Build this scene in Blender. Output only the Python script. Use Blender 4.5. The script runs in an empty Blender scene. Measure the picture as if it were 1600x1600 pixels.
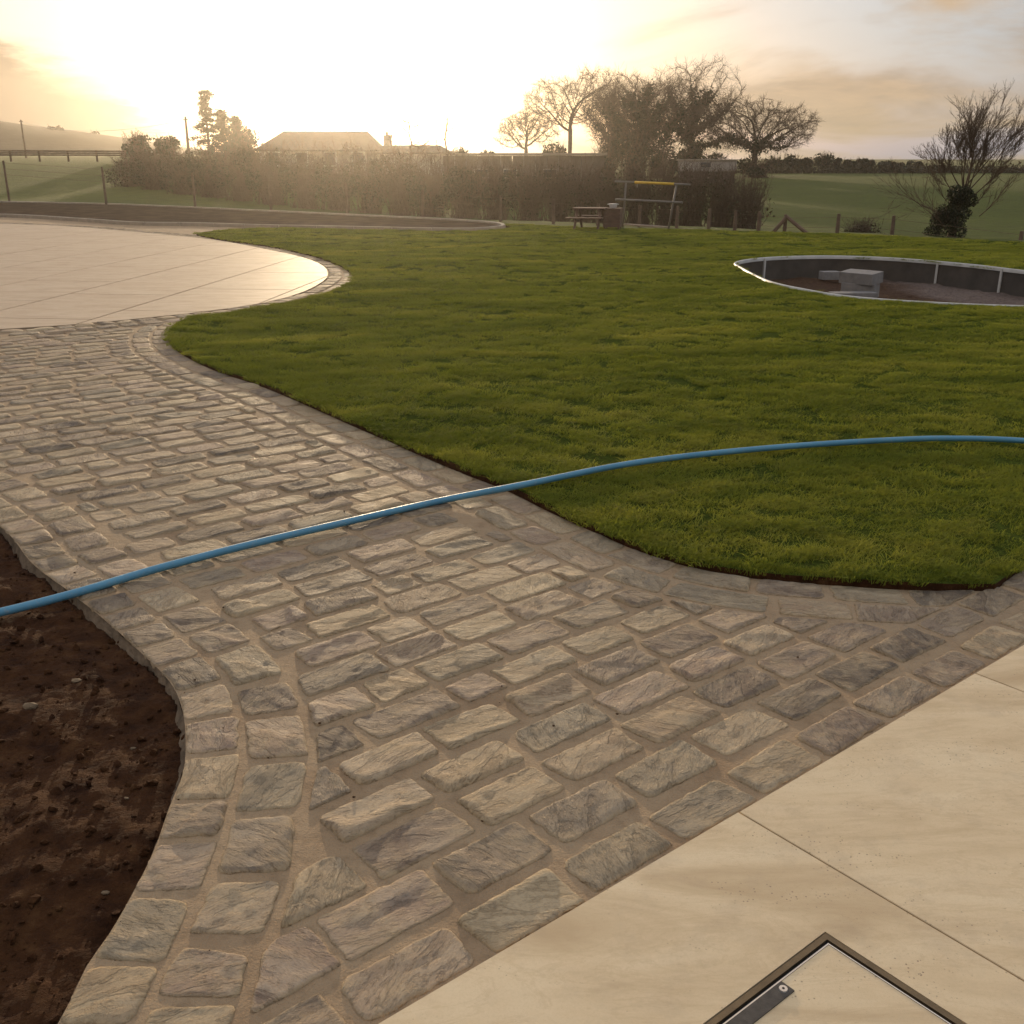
import bpy, bmesh, math, random
import numpy as np
from mathutils import Vector, Matrix, noise
from mathutils.geometry import delaunay_2d_cdt
random.seed(7); RNG = np.random.default_rng(7)
SC = bpy.context.scene
COL = SC.collection
R = math.radians

# ------------------------------------------------------------------ camera
F = 1597.0; PITCH = math.atan(550 / F); H = 1.6
cam = bpy.data.cameras.new('camera'); cam.sensor_width = 36; cam.lens = 36 * F / 1600
cam.clip_start = 0.05; cam.clip_end = 4000
camo = bpy.data.objects.new('camera', cam); COL.objects.link(camo)
camo.location = (0, 0, H); camo.rotation_euler = (math.pi / 2 - PITCH, 0, 0)
SC.camera = camo
SC.view_settings.view_transform = 'Standard'; SC.view_settings.look = 'None'
SC.view_settings.exposure = -0.28; SC.view_settings.gamma = 1
SC.cycles.use_denoising = True
SC.cycles.use_adaptive_sampling = True; SC.cycles.adaptive_threshold = .02; SC.cycles.volume_bounces = 0; SC.cycles.max_bounces = 4; SC.cycles.diffuse_bounces = 3; SC.cycles.transparent_max_bounces = 12

# ------------------------------------------------------------------ sun and sky
SUN_AZ = R(-8.8); SUN_EL = R(5.4)
SDIR = Vector((math.sin(SUN_AZ) * math.cos(SUN_EL), math.cos(SUN_AZ) * math.cos(SUN_EL), math.sin(SUN_EL)))
sl = bpy.data.lights.new('sun', 'SUN'); sl.energy = 5.0; sl.angle = R(0.6); sl.color = (1.0, 0.76, 0.48)
so = bpy.data.objects.new('sun', sl); COL.objects.link(so)
so.rotation_euler = SDIR.to_track_quat('Z', 'Y').to_euler(); so.location = (0, 0, 30)

W = bpy.data.worlds.new('World'); SC.world = W; W.use_nodes = True
CLOUD_SEED = 9.2
def wnodes():
    nt = W.node_tree; nt.nodes.clear(); L = nt.links
    def N(t, **k):
        n = nt.nodes.new(t)
        for a, b in k.items(): setattr(n, a, b)
        return n
    def M(op, a, b=None, c=None, clamp=False):
        n = N('ShaderNodeMath', operation=op); n.use_clamp = clamp
        for i, s in enumerate((a, b, c)):
            if s is None: continue
            if isinstance(s, (int, float)): n.inputs[i].default_value = s
            else: L.new(s, n.inputs[i])
        return n.outputs[0]
    def MR(v, a, b, c=0.0, d=1.0):
        n = N('ShaderNodeMapRange', interpolation_type='SMOOTHSTEP'); L.new(v, n.inputs[0])
        for i, x in enumerate((a, b, c, d)): n.inputs[i + 1].default_value = x
        return n.outputs[0]
    def MIX(f, a, b):
        n = N('ShaderNodeMix', data_type='RGBA')
        for s, i in ((f, 0), (a, 6), (b, 7)):
            if isinstance(s, tuple): n.inputs[i].default_value = (*s, 1)
            elif isinstance(s, (int, float)): n.inputs[i].default_value = s
            else: L.new(s, n.inputs[i])
        return n.outputs[2]
    def NOISE(vec, sc, det, rough=.55, dist=0.0):
        n = N('ShaderNodeTexNoise'); L.new(vec, n.inputs['Vector'])
        n.inputs['Scale'].default_value = sc; n.inputs['Detail'].default_value = det
        n.inputs['Roughness'].default_value = rough; n.inputs['Distortion'].default_value = dist
        return n.outputs[0]
    sky = N('ShaderNodeTexSky', sky_type='NISHITA'); sky.sun_disc = False
    sky.sun_elevation = SUN_EL; sky.sun_rotation = SUN_AZ; sky.air_density = 1.0; sky.dust_density = 2.0
    tc = N('ShaderNodeTexCoord'); D = tc.outputs['Generated']
    sp = N('ShaderNodeSeparateXYZ'); L.new(D, sp.inputs[0]); x, y, z = sp.outputs
    dt = N('ShaderNodeVectorMath', operation='DOT_PRODUCT'); L.new(D, dt.inputs[0]); dt.inputs[1].default_value = SDIR
    dot = M('MAXIMUM', dt.outputs['Value'], 0.0)
    # cloud layer seen in perspective
    zz = M('ADD', M('MAXIMUM', z, 0.0), 0.17)
    cb = N('ShaderNodeCombineXYZ'); L.new(M('DIVIDE', x, zz), cb.inputs[0]); L.new(M('DIVIDE', y, zz), cb.inputs[1]); cb.inputs[2].default_value = CLOUD_SEED
    n1 = NOISE(cb.outputs[0], 0.85, 6, .52, .4)
    n2 = NOISE(cb.outputs[0], 2.2, 6, .6, .4)
    mask = MR(n1, 0.42, 0.61)
    near = M('POWER', dot, 70.0)
    el = M('ARCSINE', z); az = M('ARCTAN2', x, y)
    lowglow = MR(z, 0.075, 0.0)
    shade = MR(n2, 0.36, 0.68)
    cl = MIX(shade, (3.9, 2.9, 2.1), (5.9, 4.3, 2.8))
    cl = MIX(near, cl, (8.0, 6.5, 4.5))
    cl = MIX(M('MULTIPLY', lowglow, .75), cl, (5.6, 4.5, 2.9))
    skc = MIX(1.0, sky.outputs[0], sky.outputs[0])
    vm = N('ShaderNodeVectorMath', operation='SCALE'); L.new(skc, vm.inputs[0]); vm.inputs['Scale'].default_value = 0.4
    blue = N('ShaderNodeVectorMath', operation='ADD'); L.new(vm.outputs[0], blue.inputs[0]); blue.inputs[1].default_value = (2.6, 3.5, 4.8)
    col = MIX(mask, blue.outputs[0], cl)
    # an overcast sky grows brighter towards the zenith
    zb = N('ShaderNodeVectorMath', operation='SCALE'); L.new(col, zb.inputs[0]); L.new(M('ADD', M('MULTIPLY', M('MAXIMUM', z, 0.0), 2.0), 1.0), zb.inputs['Scale']); col = zb.outputs[0]
    # low cloud bank that rises towards the south
    nb = NOISE(cb.outputs[0], 2.6, 6, .6)
    top = M('ADD', M('MULTIPLY', M('SUBTRACT', -0.27, az), 0.50), 0.012)
    top = M('MINIMUM', M('MAXIMUM', top, -0.05), 0.12)
    top = M('ADD', top, M('MULTIPLY', M('SUBTRACT', nb, 0.5), 0.075))
    bank = MR(M('SUBTRACT', top, el), -0.006, 0.02)
    # bright air round the sun
    a1 = M('MULTIPLY', M('POWER', dot, 170.0), 40.0)
    a2 = M('MULTIPLY', M('POWER', dot, 1200.0), 120.0)
    aur = M('ADD', a1, a2)
    aur = M('MULTIPLY', aur, M('SUBTRACT', 1.0, M('MULTIPLY', bank, 0.95)))
    ac = N('ShaderNodeVectorMath', operation='SCALE'); ac.inputs[0].default_value = (1.0, 0.89, 0.70); L.new(aur, ac.inputs['Scale'])
    col = MIX(bank, col, (3.1, 2.25, 1.6))
    tot = N('ShaderNodeVectorMath', operation='ADD'); L.new(col, tot.inputs[0]); L.new(ac.outputs[0], tot.inputs[1])
    bg = N('ShaderNodeBackground'); L.new(tot.outputs[0], bg.inputs[0]); bg.inputs[1].default_value = 0.1
    out = N('ShaderNodeOutputWorld'); L.new(bg.outputs[0], out.inputs[0])
wnodes()

# ------------------------------------------------------------------ helpers
def G(u, v, z=0.0):
    a = (u - 800) / F; b = (v - 800) / F
    t = (H - z) / (math.sin(PITCH) + b * math.cos(PITCH))
    return np.array((a * t, (math.cos(PITCH) - b * math.sin(PITCH)) * t))
def AT(u, v, Y):
    a = (u - 800) / F; b = (v - 800) / F
    t = Y / (math.cos(PITCH) - b * math.sin(PITCH))
    return Vector((a * t, Y, H - t * (math.sin(PITCH) + b * math.cos(PITCH))))
def PROJ(p):
    x, y, z = p[0], p[1], p[2] - H
    d = y * math.cos(PITCH) - z * math.sin(PITCH); up = y * math.sin(PITCH) + z * math.cos(PITCH)
    if d < .05: return None
    return 800 + F * x / d, 800 - F * up / d
TH = R(38.969); EV = np.array((math.cos(TH), math.sin(TH))); NV = np.array((-EV[1], EV[0])); O0 = G(600, 1600)
def EN(e, n): return O0 + EV * e + NV * n

def tag(o, label=None, cat=None, group=None, kind=None):
    if label: o['label'] = label
    if cat: o['category'] = cat
    if group: o['group'] = group
    if kind: o['kind'] = kind
    return o
def empty(name, loc=(0, 0, 0), rz=0):
    o = bpy.data.objects.new(name, None); COL.objects.link(o); o.location = loc; o.rotation_euler.z = rz
    o.empty_display_size = .1
    return o
def link(name, me, mat, parent=None, smooth=False):
    if mat: me.materials.append(mat)
    o = bpy.data.objects.new(name, me); COL.objects.link(o)
    if parent: o.parent = parent
    if smooth: me.polygons.foreach_set('use_smooth', [True] * len(me.polygons))
    return o
def mesh(name, V, Fc):
    me = bpy.data.meshes.new(name); me.from_pydata([tuple(map(float, v)) for v in V], [], [tuple(map(int, f)) for f in Fc]); me.update()
    return me
def npmesh(name, V, Fc):
    V = np.asarray(V, 'f'); Fc = np.asarray(Fc, 'i'); k = Fc.shape[1]
    me = bpy.data.meshes.new(name); me.vertices.add(len(V)); me.vertices.foreach_set('co', V.ravel())
    me.loops.add(Fc.size); me.loops.foreach_set('vertex_index', Fc.ravel())
    me.polygons.add(len(Fc)); me.polygons.foreach_set('loop_start', np.arange(len(Fc)) * k)
    me.update(calc_edges=True); me.validate(); return me
class MB:
    def __init__(s): s.v = []; s.f = []
    def add(s, V, Fc):
        b = len(s.v); s.v += [tuple(v) for v in V]; s.f += [tuple(b + i for i in f) for f in Fc]; return s
    def box(s, c, d, rz=0, M=None, ch=0.0):
        x, y, z = (k / 2 for k in d)
        if ch:
            bm = bmesh.new(); bmesh.ops.create_cube(bm, size=1)
            for v in bm.verts: v.co = Vector((v.co.x * d[0], v.co.y * d[1], v.co.z * d[2]))
            bmesh.ops.bevel(bm, geom=list(bm.edges), offset=ch, segments=2, affect='EDGES', profile=.6)
            V = [v.co.copy() for v in bm.verts]; bm.verts.index_update(); Fc = [[v.index for v in f.verts] for f in bm.faces]; bm.free()
        else:
            V = [Vector((i, j, k)) for k in (-z, z) for j in (-y, y) for i in (-x, x)]
            Fc = [(0, 2, 3, 1), (4, 5, 7, 6), (0, 1, 5, 4), (2, 6, 7, 3), (0, 4, 6, 2), (1, 3, 7, 5)]
        T = Matrix.Translation(Vector(c)) @ (M if M else Matrix.Rotation(rz, 4, 'Z'))
        return s.add([T @ v for v in V], Fc)
    def tube(s, P, rad, n=8, cap=True):
        P = [Vector(p) for p in P]
        if isinstance(rad, (int, float)): rad = [rad] * len(P)
        V = []; up = Vector((0, 0, 1)); m = len(P)
        for i, p in enumerate(P):
            t = (P[min(i + 1, m - 1)] - P[max(i - 1, 0)]).normalized()
            a = t.cross(up)
            if a.length < .05: a = t.cross(Vector((1, 0, 0)))
            a.normalize(); b = a.cross(t)
            V += [p + (a * math.cos(2 * math.pi * k / n) + b * math.sin(2 * math.pi * k / n)) * rad[i] for k in range(n)]
        Fc = [(i * n + k, i * n + (k + 1) % n, (i + 1) * n + (k + 1) % n, (i + 1) * n + k) for i in range(m - 1) for k in range(n)]
        if cap: Fc += [tuple(range(n))[::-1], tuple(range((m - 1) * n, m * n))]
        return s.add(V, Fc)
    def build(s, name, mat, parent=None, smooth=False):
        return link(name, mesh(name, s.v, s.f), mat, parent, smooth)
def spline(P, step=.05, closed=False):
    P = [np.array(p, float) for p in P]; out = []; m = len(P)
    for i in range(m if closed else m - 1):
        p1, p2 = P[i], P[(i + 1) % m]
        p0 = P[i - 1] if (i or closed) else p1 * 2 - p2
        p3 = P[(i + 2) % m] if (closed or i + 2 < m) else p2 * 2 - p1
        k = max(1, int(np.linalg.norm(p2 - p1) / step))
        for j in range(k):
            t = j / k
            out.append(.5 * (2 * p1 + (p2 - p0) * t + (2 * p0 - 5 * p1 + 4 * p2 - p3) * t * t + (3 * p1 - p0 - 3 * p2 + p3) * t ** 3))
    if not closed: out.append(P[-1])
    return np.array(out)
def inside(pts, poly):
    pts = np.atleast_2d(pts); x, y = pts[:, 0], pts[:, 1]; r = np.zeros(len(pts), bool)
    a = poly; b = np.roll(poly, -1, 0)
    for (x1, y1), (x2, y2) in zip(a, b):
        if y1 == y2: continue
        c = ((y1 > y) != (y2 > y)) & (x < (x2 - x1) * (y - y1) / (y2 - y1) + x1); r ^= c
    return r
def nearest(p, poly):
    a = poly; d = np.roll(poly, -1, 0) - a; L2 = (d * d).sum(1) + 1e-12
    t = np.clip(((p - a) * d).sum(1) / L2, 0, 1); q = a + d * t[:, None]
    k = ((q - p) ** 2).sum(1).argmin(); return q[k], k
def sdist(p, poly):
    q, k = nearest(p, poly); d = np.linalg.norm(q - p); return (-d if inside(p, poly)[0] else d), q
def clip_half(poly, c, nrm, m):
    out = []; k = len(poly); s = [float((p - c) @ nrm) - m for p in poly]
    for i in range(k):
        j = (i + 1) % k
        if s[i] >= 0: out.append(poly[i])
        if (s[i] >= 0) != (s[j] >= 0): out.append(poly[i] + (poly[j] - poly[i]) * (s[i] / (s[i] - s[j])))
    return out
def area(P):
    P = np.array(P); x, y = P[:, 0], P[:, 1]; return .5 * abs((x * np.roll(y, -1) - y * np.roll(x, -1)).sum())
def cdt(loop, pts, holes=()):
    V = [Vector(p) for p in loop]; E = [(i, (i + 1) % len(loop)) for i in range(len(loop))]
    for h in holes:
        b = len(V); V += [Vector(p) for p in h]; E += [(b + i, b + (i + 1) % len(h)) for i in range(len(h))]
    V += [Vector(p) for p in pts]
    r = delaunay_2d_cdt(V, E, [], 0, 1e-5)
    vs = np.array([tuple(v) for v in r[0]]); fs = np.array([f for f in r[2] if len(f) == 3])
    c = vs[fs].mean(1); k = inside(c, np.array(loop))
    for h in holes: k &= ~inside(c, np.array(h))
    fs = fs[k]
    a = vs[fs]; cr = (a[:, 1, 0] - a[:, 0, 0]) * (a[:, 2, 1] - a[:, 0, 1]) - (a[:, 1, 1] - a[:, 0, 1]) * (a[:, 2, 0] - a[:, 0, 0])
    fs[cr < 0] = fs[cr < 0][:, ::-1]
    return vs, fs
def ns(x, y, z=0.0): return noise.noise(Vector((x, y, z)))
def sm(x, a, b):
    t = np.clip((x - a) / (b - a), 0, 1); return t * t * (3 - 2 * t)

# ------------------------------------------------------------------ materials
class MT:
    def __init__(s, name, rough=.8, spec=.3):
        s.m = bpy.data.materials.new(name); s.m.use_nodes = True; s.nt = s.m.node_tree; s.b = s.nt.nodes['Principled BSDF']
        s.b.inputs['Roughness'].default_value = rough; s.b.inputs['Specular IOR Level'].default_value = spec
    def n(s, t, **k):
        n = s.nt.nodes.new(t)
        for a, b in k.items(): setattr(n, a, b)
        return n
    def set(s, sock, v):
        if isinstance(v, tuple): sock.default_value = (*v, 1) if len(v) == 3 and sock.type == 'RGBA' else v
        elif isinstance(v, (int, float)): sock.default_value = v
        else: s.nt.links.new(v, sock)
    def pos(s, scale=(1, 1, 1), rot=(0, 0, 0), src='Position', attr=None):
        if attr: o = s.n('ShaderNodeAttribute', attribute_name=attr).outputs['Vector']
        elif src == 'Position': o = s.n('ShaderNodeNewGeometry').outputs['Position']
        else: o = s.n('ShaderNodeTexCoord').outputs[src]
        m = s.n('ShaderNodeMapping'); s.nt.links.new(o, m.inputs[0]); m.inputs['Scale'].default_value = scale; m.inputs['Rotation'].default_value = rot
        return m.outputs[0]
    def noise(s, vec, sc, det=4, rough=.55, dist=0.0):
        n = s.n('ShaderNodeTexNoise'); s.set(n.inputs['Vector'], vec)
        for k, v in (('Scale', sc), ('Detail', det), ('Roughness', rough), ('Distortion', dist)): n.inputs[k].default_value = v
        return n.outputs[0]
    def vor(s, vec, sc, feat='F1', out=0):
        n = s.n('ShaderNodeTexVoronoi', feature=feat); s.set(n.inputs['Vector'], vec); n.inputs['Scale'].default_value = sc; return n.outputs[out]
    def ramp(s, f, *st):
        n = s.n('ShaderNodeValToRGB'); s.set(n.inputs[0], f); e = n.color_ramp.elements
        while len(e) < len(st): e.new(.5)
        for i, (p, c) in enumerate(st): e[i].position = p; e[i].color = (*c, 1) if isinstance(c, tuple) else (c, c, c, 1)
        return n.outputs[0]
    def mix(s, f, a, b, mode='MIX'):
        n = s.n('ShaderNodeMix', data_type='RGBA', blend_type=mode); s.set(n.inputs[0], f); s.set(n.inputs[6], a); s.set(n.inputs[7], b); return n.outputs[2]
    def mr(s, v, a, b, c=0.0, d=1.0):
        n = s.n('ShaderNodeMapRange'); s.set(n.inputs[0], v)
        for i, x in enumerate((a, b, c, d)): n.inputs[i + 1].default_value = x
        return n.outputs[0]
    def math(s, op, a, b):
        n = s.n('ShaderNodeMath', operation=op); s.set(n.inputs[0], a); s.set(n.inputs[1], b); return n.outputs[0]
    def attr(s, name, out='Fac'): return s.n('ShaderNodeAttribute', attribute_name=name).outputs[out]
    def rand(s): return s.n('ShaderNodeObjectInfo').outputs['Random']
    def col(s, c): s.set(s.b.inputs['Base Color'], c); return s
    def rough(s, v): s.set(s.b.inputs['Roughness'], v); return s
    def bump(s, h, dist=.01, st=1.0):
        n = s.n('ShaderNodeBump'); s.set(n.inputs['Height'], h); n.inputs['Distance'].default_value = dist; n.inputs['Strength'].default_value = st
        s.nt.links.new(n.outputs[0], s.b.inputs['Normal']); return s
def simple(name, c, rough=.8, var=.25, sc=8, spec=.3, metal=0.0, bd=.004):
    m = MT(name, rough, spec); p = m.pos(src='Object'); f = m.noise(p, sc, 5, .6)
    m.col(m.ramp(f, (.3, tuple(k * (1 - var) for k in c)), (.7, tuple(min(1, k * (1 + var)) for k in c)))).bump(m.noise(p, sc * 6, 3), bd, .6)
    m.b.inputs['Metallic'].default_value = metal
    return m.m
MAT = {}
def stone_mat(name='riven_sandstone'):
    m = MT(name, .8, .2); q = m.pos(attr='loc'); t = m.attr('tint')
    base = m.ramp(t, (0, (.115, .085, .060)), (.2, (.23, .16, .108)), (.42, (.255, .20, .128)), (.6, (.375, .265, .148)), (.8, (.31, .215, .148)), (1, (.43, .32, .185)))
    st = m.pos((4, 10, 10), attr='loc')
    f1 = m.noise(st, 1.5, 7, .6, .35); f2 = m.noise(q, 10, 6, .62, .6); f3 = m.noise(m.pos((1, 2.2, 1), attr='loc'), 95, 5, .7)
    c = m.mix(m.ramp(f1, (.34, 0.0), (.66, 1.0)), m.mix(1.0, base, (.80, .77, .75), 'MULTIPLY'), m.mix(.35, base, (.46, .35, .215)))
    c = m.mix(m.ramp(f2, (.48, 0.0), (.72, .55)), c, (.43, .32, .185))
    c = m.mix(m.ramp(f2, (.24, .55), (.42, 0.0)), c, (.12, .105, .09))
    c = m.mix(m.ramp(f3, (.30, .55), (.55, 0.0)), c, m.mix(1.0, c, (.45, .43, .40), 'MULTIPLY'))
    # sandy jointing compound left along the rim of each stone
    e = m.attr('edge'); c = m.mix(m.mr(m.math('ADD', e, m.mr(f2, 0, 1, -.35, .35)), .55, 1.05, 0, .7), c, (.37, .26, .14))
    m.col(c).rough(m.mr(f2, .3, .7, .68, .9))
    h = m.math('ADD', m.math('MULTIPLY', m.ramp(f1, (.40, 0.0), (.46, .5), (.52, .55), (.58, 1.0)), .75), m.math('ADD', m.math('MULTIPLY', f2, .5), m.math('MULTIPLY', f3, .22)))
    m.bump(h, .013, 1.0); return m.m
MAT['stone'] = stone_mat()
def mortar_mat():
    m = MT('sandy_mortar', .9, .2); p = m.pos(); f = m.noise(p, 3.0, 6, .6); g = m.noise(p, 160, 3, .6); k = m.noise(p, 24, 5, .6)
    c = m.ramp(f, (.3, (.26, .165, .088)), (.55, (.335, .23, .13)), (.75, (.30, .195, .105)))
    c = m.mix(m.ramp(k, (.3, .55), (.5, 0.0)), c, (.20, .135, .075)); w = m.noise(p, .9, 5, .65); c = m.mix(m.ramp(w, (.52, 0.0), (.7, .4)), c, (.22, .165, .105)); sp = m.vor(p, 130); c = m.mix(m.ramp(sp, (.10, .5), (.2, 0.0)), c, (.16, .11, .06)); c = m.mix(m.ramp(g, (.3, .3), (.5, 0.0)), c, (.2, .15, .1))
    m.col(c).bump(m.math('ADD', m.math('MULTIPLY', g, .5), k), .010, .9); return m.m
MAT['mortar'] = mortar_mat()
def slab_mat(name, c0, c1, c2, rough, spec):
    m = MT(name, rough, spec); r = m.rand()
    o = m.pos((1, 1, 1)); ad = m.n('ShaderNodeVectorMath', operation='ADD'); m.set(ad.inputs[0], o)
    cb = m.n('ShaderNodeCombineXYZ'); m.set(cb.inputs[0], m.math('MULTIPLY', r, 37.0)); m.set(cb.inputs[2], m.math('MULTIPLY', r, 11.0)); m.set(ad.inputs[1], cb.outputs[0])
    mp = m.n('ShaderNodeMapping'); m.set(mp.inputs[0], ad.outputs[0]); mp.inputs['Rotation'].default_value = (0, 0, -TH - .12); mp.inputs['Scale'].default_value = (.8, 3.0, 1)
    v = mp.outputs[0]; f = m.noise(v, 1.5, 8, .62, 1.2); g = m.noise(v, 4.0, 8, .7, 1.4)
    c = m.ramp(f, (.28, c0), (.5, c1), (.72, c2)); c = m.mix(m.ramp(g, (.52, 0.0), (.70, .28)), c, c0)
    vn = m.noise(v, 2.2, 9, .66, 2.2); c = m.mix(m.ramp(vn, (.475, 0.0), (.495, .30), (.52, 0.0)), c, c0)
    gr = m.noise(m.pos(), 220, 3, .6); c = m.mix(m.ramp(gr, (.35, .16), (.55, 0.0)), c, c0)
    pit = m.vor(m.pos((1, 1, 1)), 85, 'F1'); pm = m.noise(v, 3.0, 4, .75)
    dk = m.math('MULTIPLY', m.ramp(pit, (.08, 1.0), (.22, 0.0)), m.ramp(pm, (.52, 0.0), (.62, .9)))
    c = m.mix(dk, c, (.16, .11, .07))
    dirt = m.noise(m.pos(), 7, 6, .7); c = m.mix(m.ramp(dirt, (.50, 0.0), (.74, .34)), c, (.34, .25, .16))
    m.col(c).rough(m.mr(g, .3, .7, rough - .07, rough + .10)).bump(m.math('ADD', m.math('MULTIPLY', g, .6), m.math('MULTIPLY', dk, -.6)), .0012, .5); return m.m
MAT['slab'] = slab_mat('porcelain_travertine', (.45, .315, .17), (.61, .455, .265), (.665, .515, .315), .5, .2)
MAT['slab_far'] = slab_mat('porcelain_patio', (.42, .295, .185), (.50, .365, .235), (.54, .405, .27), .64, .045)
def soil_mat():
    m = MT('garden_soil', .95, .1); p = m.pos(); f = m.noise(p, 14, 7, .65); g = m.noise(p, 60, 5, .65); s = m.vor(p, 70)
    c = m.ramp(f, (.3, (.024, .0085, .003)), (.55, (.056, .022, .0075)), (.75, (.095, .044, .016)))
    c = m.mix(m.ramp(s, (.035, .35), (.06, 0.0)), c, (.20, .15, .10))
    m.col(c).bump(m.math('ADD', f, g), .016, 1.0); return m.m
MAT['soil'] = soil_mat()
def lawn_mat():
    m = MT('turf_ground', 1.0, 0.0); p = m.pos(); f = m.noise(p, .9, 6, .6); g = m.noise(p, 55, 4, .7)
    c = m.ramp(f, (.3, (.045, .062, .010)), (.7, (.085, .105, .016))); c = m.mix(m.ramp(g, (.35, .7), (.6, 0.0)), c, (.020, .018, .007))
    m.col(c).bump(g, .02, 1.0); return m.m
MAT['lawn'] = lawn_mat()
def blade_mat():
    m = MT('grass_blade', .8, .06); p = m.pos(); f = m.noise(m.pos((.55, 1.9, 1)), .75, 5, .65); k = m.noise(p, 6, 3, .6); r = m.rand()
    c = m.ramp(f, (.36, (.072, .098, .014)), (.50, (.165, .182, .028)), (.62, (.30, .28, .048)))
    c = m.mix(m.ramp(k, (.42, 0.0), (.75, .5)), c, (.20, .195, .026)); c = m.mix(m.mr(r, .8, 1, 0, .4), c, (.20, .16, .045))
    # rolls of turf laid side by side, each a little different
    sx = m.n('ShaderNodeSeparateXYZ'); m.set(sx.inputs[0], m.pos((1, 1, 1), (0, 0, -.62)))
    wn = m.n('ShaderNodeTexWhiteNoise', noise_dimensions='1D'); m.set(wn.inputs['W'], m.math('FLOOR', m.math('MULTIPLY', sx.outputs[1], 2.2), 0.0))
    c = m.mix(1.0, c, m.ramp(wn.outputs['Value'], (0, (.72, .78, .70)), (1, (1.18, 1.12, 1.0))), 'MULTIPLY')
    m.col(c); t = m.n('ShaderNodeBsdfTranslucent'); m.set(t.inputs[0], m.mix(.5, c, (.31, .34, .03)))
    x = m.n('ShaderNodeMixShader'); x.inputs[0].default_value = .45; o = m.nt.nodes['Material Output']
    m.nt.links.new(m.b.outputs[0], x.inputs[1]); m.nt.links.new(t.outputs[0], x.inputs[2]); m.nt.links.new(x.outputs[0], o.inputs[0]); return m.m
MAT['blade'] = blade_mat()
def leaf_mat(name, a, b, tr=.25):
    m = MT(name, .6, .25); f = m.noise(m.pos(), 1.3, 4, .6); g = m.noise(m.pos(), 17, 2)
    c = m.mix(m.mr(g, .35, .65), m.ramp(f, (.3, a), (.7, b)), tuple(k * .6 for k in a)); m.col(c)
    t = m.n('ShaderNodeBsdfTranslucent'); m.set(t.inputs[0], c); x = m.n('ShaderNodeMixShader'); x.inputs[0].default_value = tr
    m.nt.links.new(m.b.outputs[0], x.inputs[1]); m.nt.links.new(t.outputs[0], x.inputs[2]); m.nt.links.new(x.outputs[0], m.nt.nodes['Material Output'].inputs[0]); return m.m
MAT['ivy'] = leaf_mat('ivy_leaf', (.018, .024, .008), (.040, .046, .014))
MAT['brown_leaf'] = leaf_mat('bramble_leaf', (.055, .045, .018), (.085, .065, .028))
MAT['needle'] = leaf_mat('conifer_needle', (.025, .038, .015), (.045, .058, .022))
MAT['bark'] = simple('tree_bark', (.095, .065, .042), .9, .3, 3, .1, bd=.03)
MAT['twig'] = simple('winter_twig', (.105, .068, .045), .85, .2, 2, .1)
MAT['field'] = None
def field_mat():
    m = MT('pasture', .95, .1); p = m.pos(); f = m.noise(p, .07, 6, .6); g = m.noise(p, 1.6, 5, .7)
    c = m.ramp(f, (.3, (.060, .072, .012)), (.7, (.095, .105, .018))); c = m.mix(m.ramp(g, (.35, .5), (.6, 0.0)), c, (.050, .050, .017))
    m.col(c).bump(g, .25, 1.0); return m.m
MAT['field'] = field_mat()
MAT['post'] = simple('weathered_post', (.13, .085, .055), .9, .3, 5)
MAT['wood'] = simple('brown_stained_timber', (.11, .06, .04), .75, .3, 6)
MAT['wire'] = simple('galvanised_wire', (.35, .33, .30), .5, .1, 5, .5, .6)
MAT['kerb'] = simple('pale_concrete_kerb', (.30, .24, .175), .85, .15, 6)
MAT['rim'] = simple('white_pond_edging', (.46, .43, .38), .5, .12, 5, .4)
MAT['pondwall'] = simple('dark_pond_board', (.065, .052, .040), .7, .3, 3)
MAT['block'] = simple('grey_concrete_block', (.20, .18, .16), .9, .15, 12, .2, bd=.006)
MAT['gravel'] = simple('pinkish_gravel', (.22, .165, .135), .95, .4, 30, .1, bd=.03)
MAT['pipe'] = None
def pipe_mat():
    m = MT('blue_water_pipe', .38, .45); p = m.pos(); f = m.noise(p, 5, 4, .6); d = m.noise(p, 38, 4, .7)
    c = m.ramp(f, (.3, (.055, .185, .27)), (.7, (.085, .235, .32))); c = m.mix(m.ramp(d, (.55, 0.0), (.75, .45)), c, (.25, .24, .20)); m.col(c).rough(m.mr(d, .3, .7, .42, .62)); return m.m
MAT['pipe'] = pipe_mat()
MAT['bronze'] = simple('dull_bronze_frame', (.14, .10, .055), .42, .2, 20, .5, .7, .001)
MAT['darkgap'] = simple('black_recess_shade', (.012, .010, .009), .7, .1, 20, .2)  # black colour stands in for shade in the cover gap and screw sockets
MAT['steel'] = simple('polished_steel', (.62, .60, .56), .28, .1, 20, .5, .9, .0005)
MAT['plate'] = simple('dark_steel_plate', (.055, .048, .040), .45, .3, 60, .5, .5, .001)
MAT['yellow'] = simple('yellow_painted_bar', (.62, .38, .04), .5, .15, 6)
MAT['grey_metal'] = simple('grey_metal_tube', (.17, .145, .12), .6, .15, 6, .3, .2)
MAT['white'] = simple('off_white_panel', (.60, .57, .52), .6, .1, 2)
MAT['roof'] = simple('dark_slate_roof', (.05, .04, .035), .95, .25, 3, .05)
MAT['render'] = simple('grey_rendered_wall', (.30, .25, .21), .85, .1, 2)
MAT['glass'] = simple('dark_window_glass', (.03, .03, .035), .12, .1, 2, .6)
MAT['shed'] = simple('brown_sheet_cladding', (.12, .085, .065), .6, .2, 2)

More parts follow.
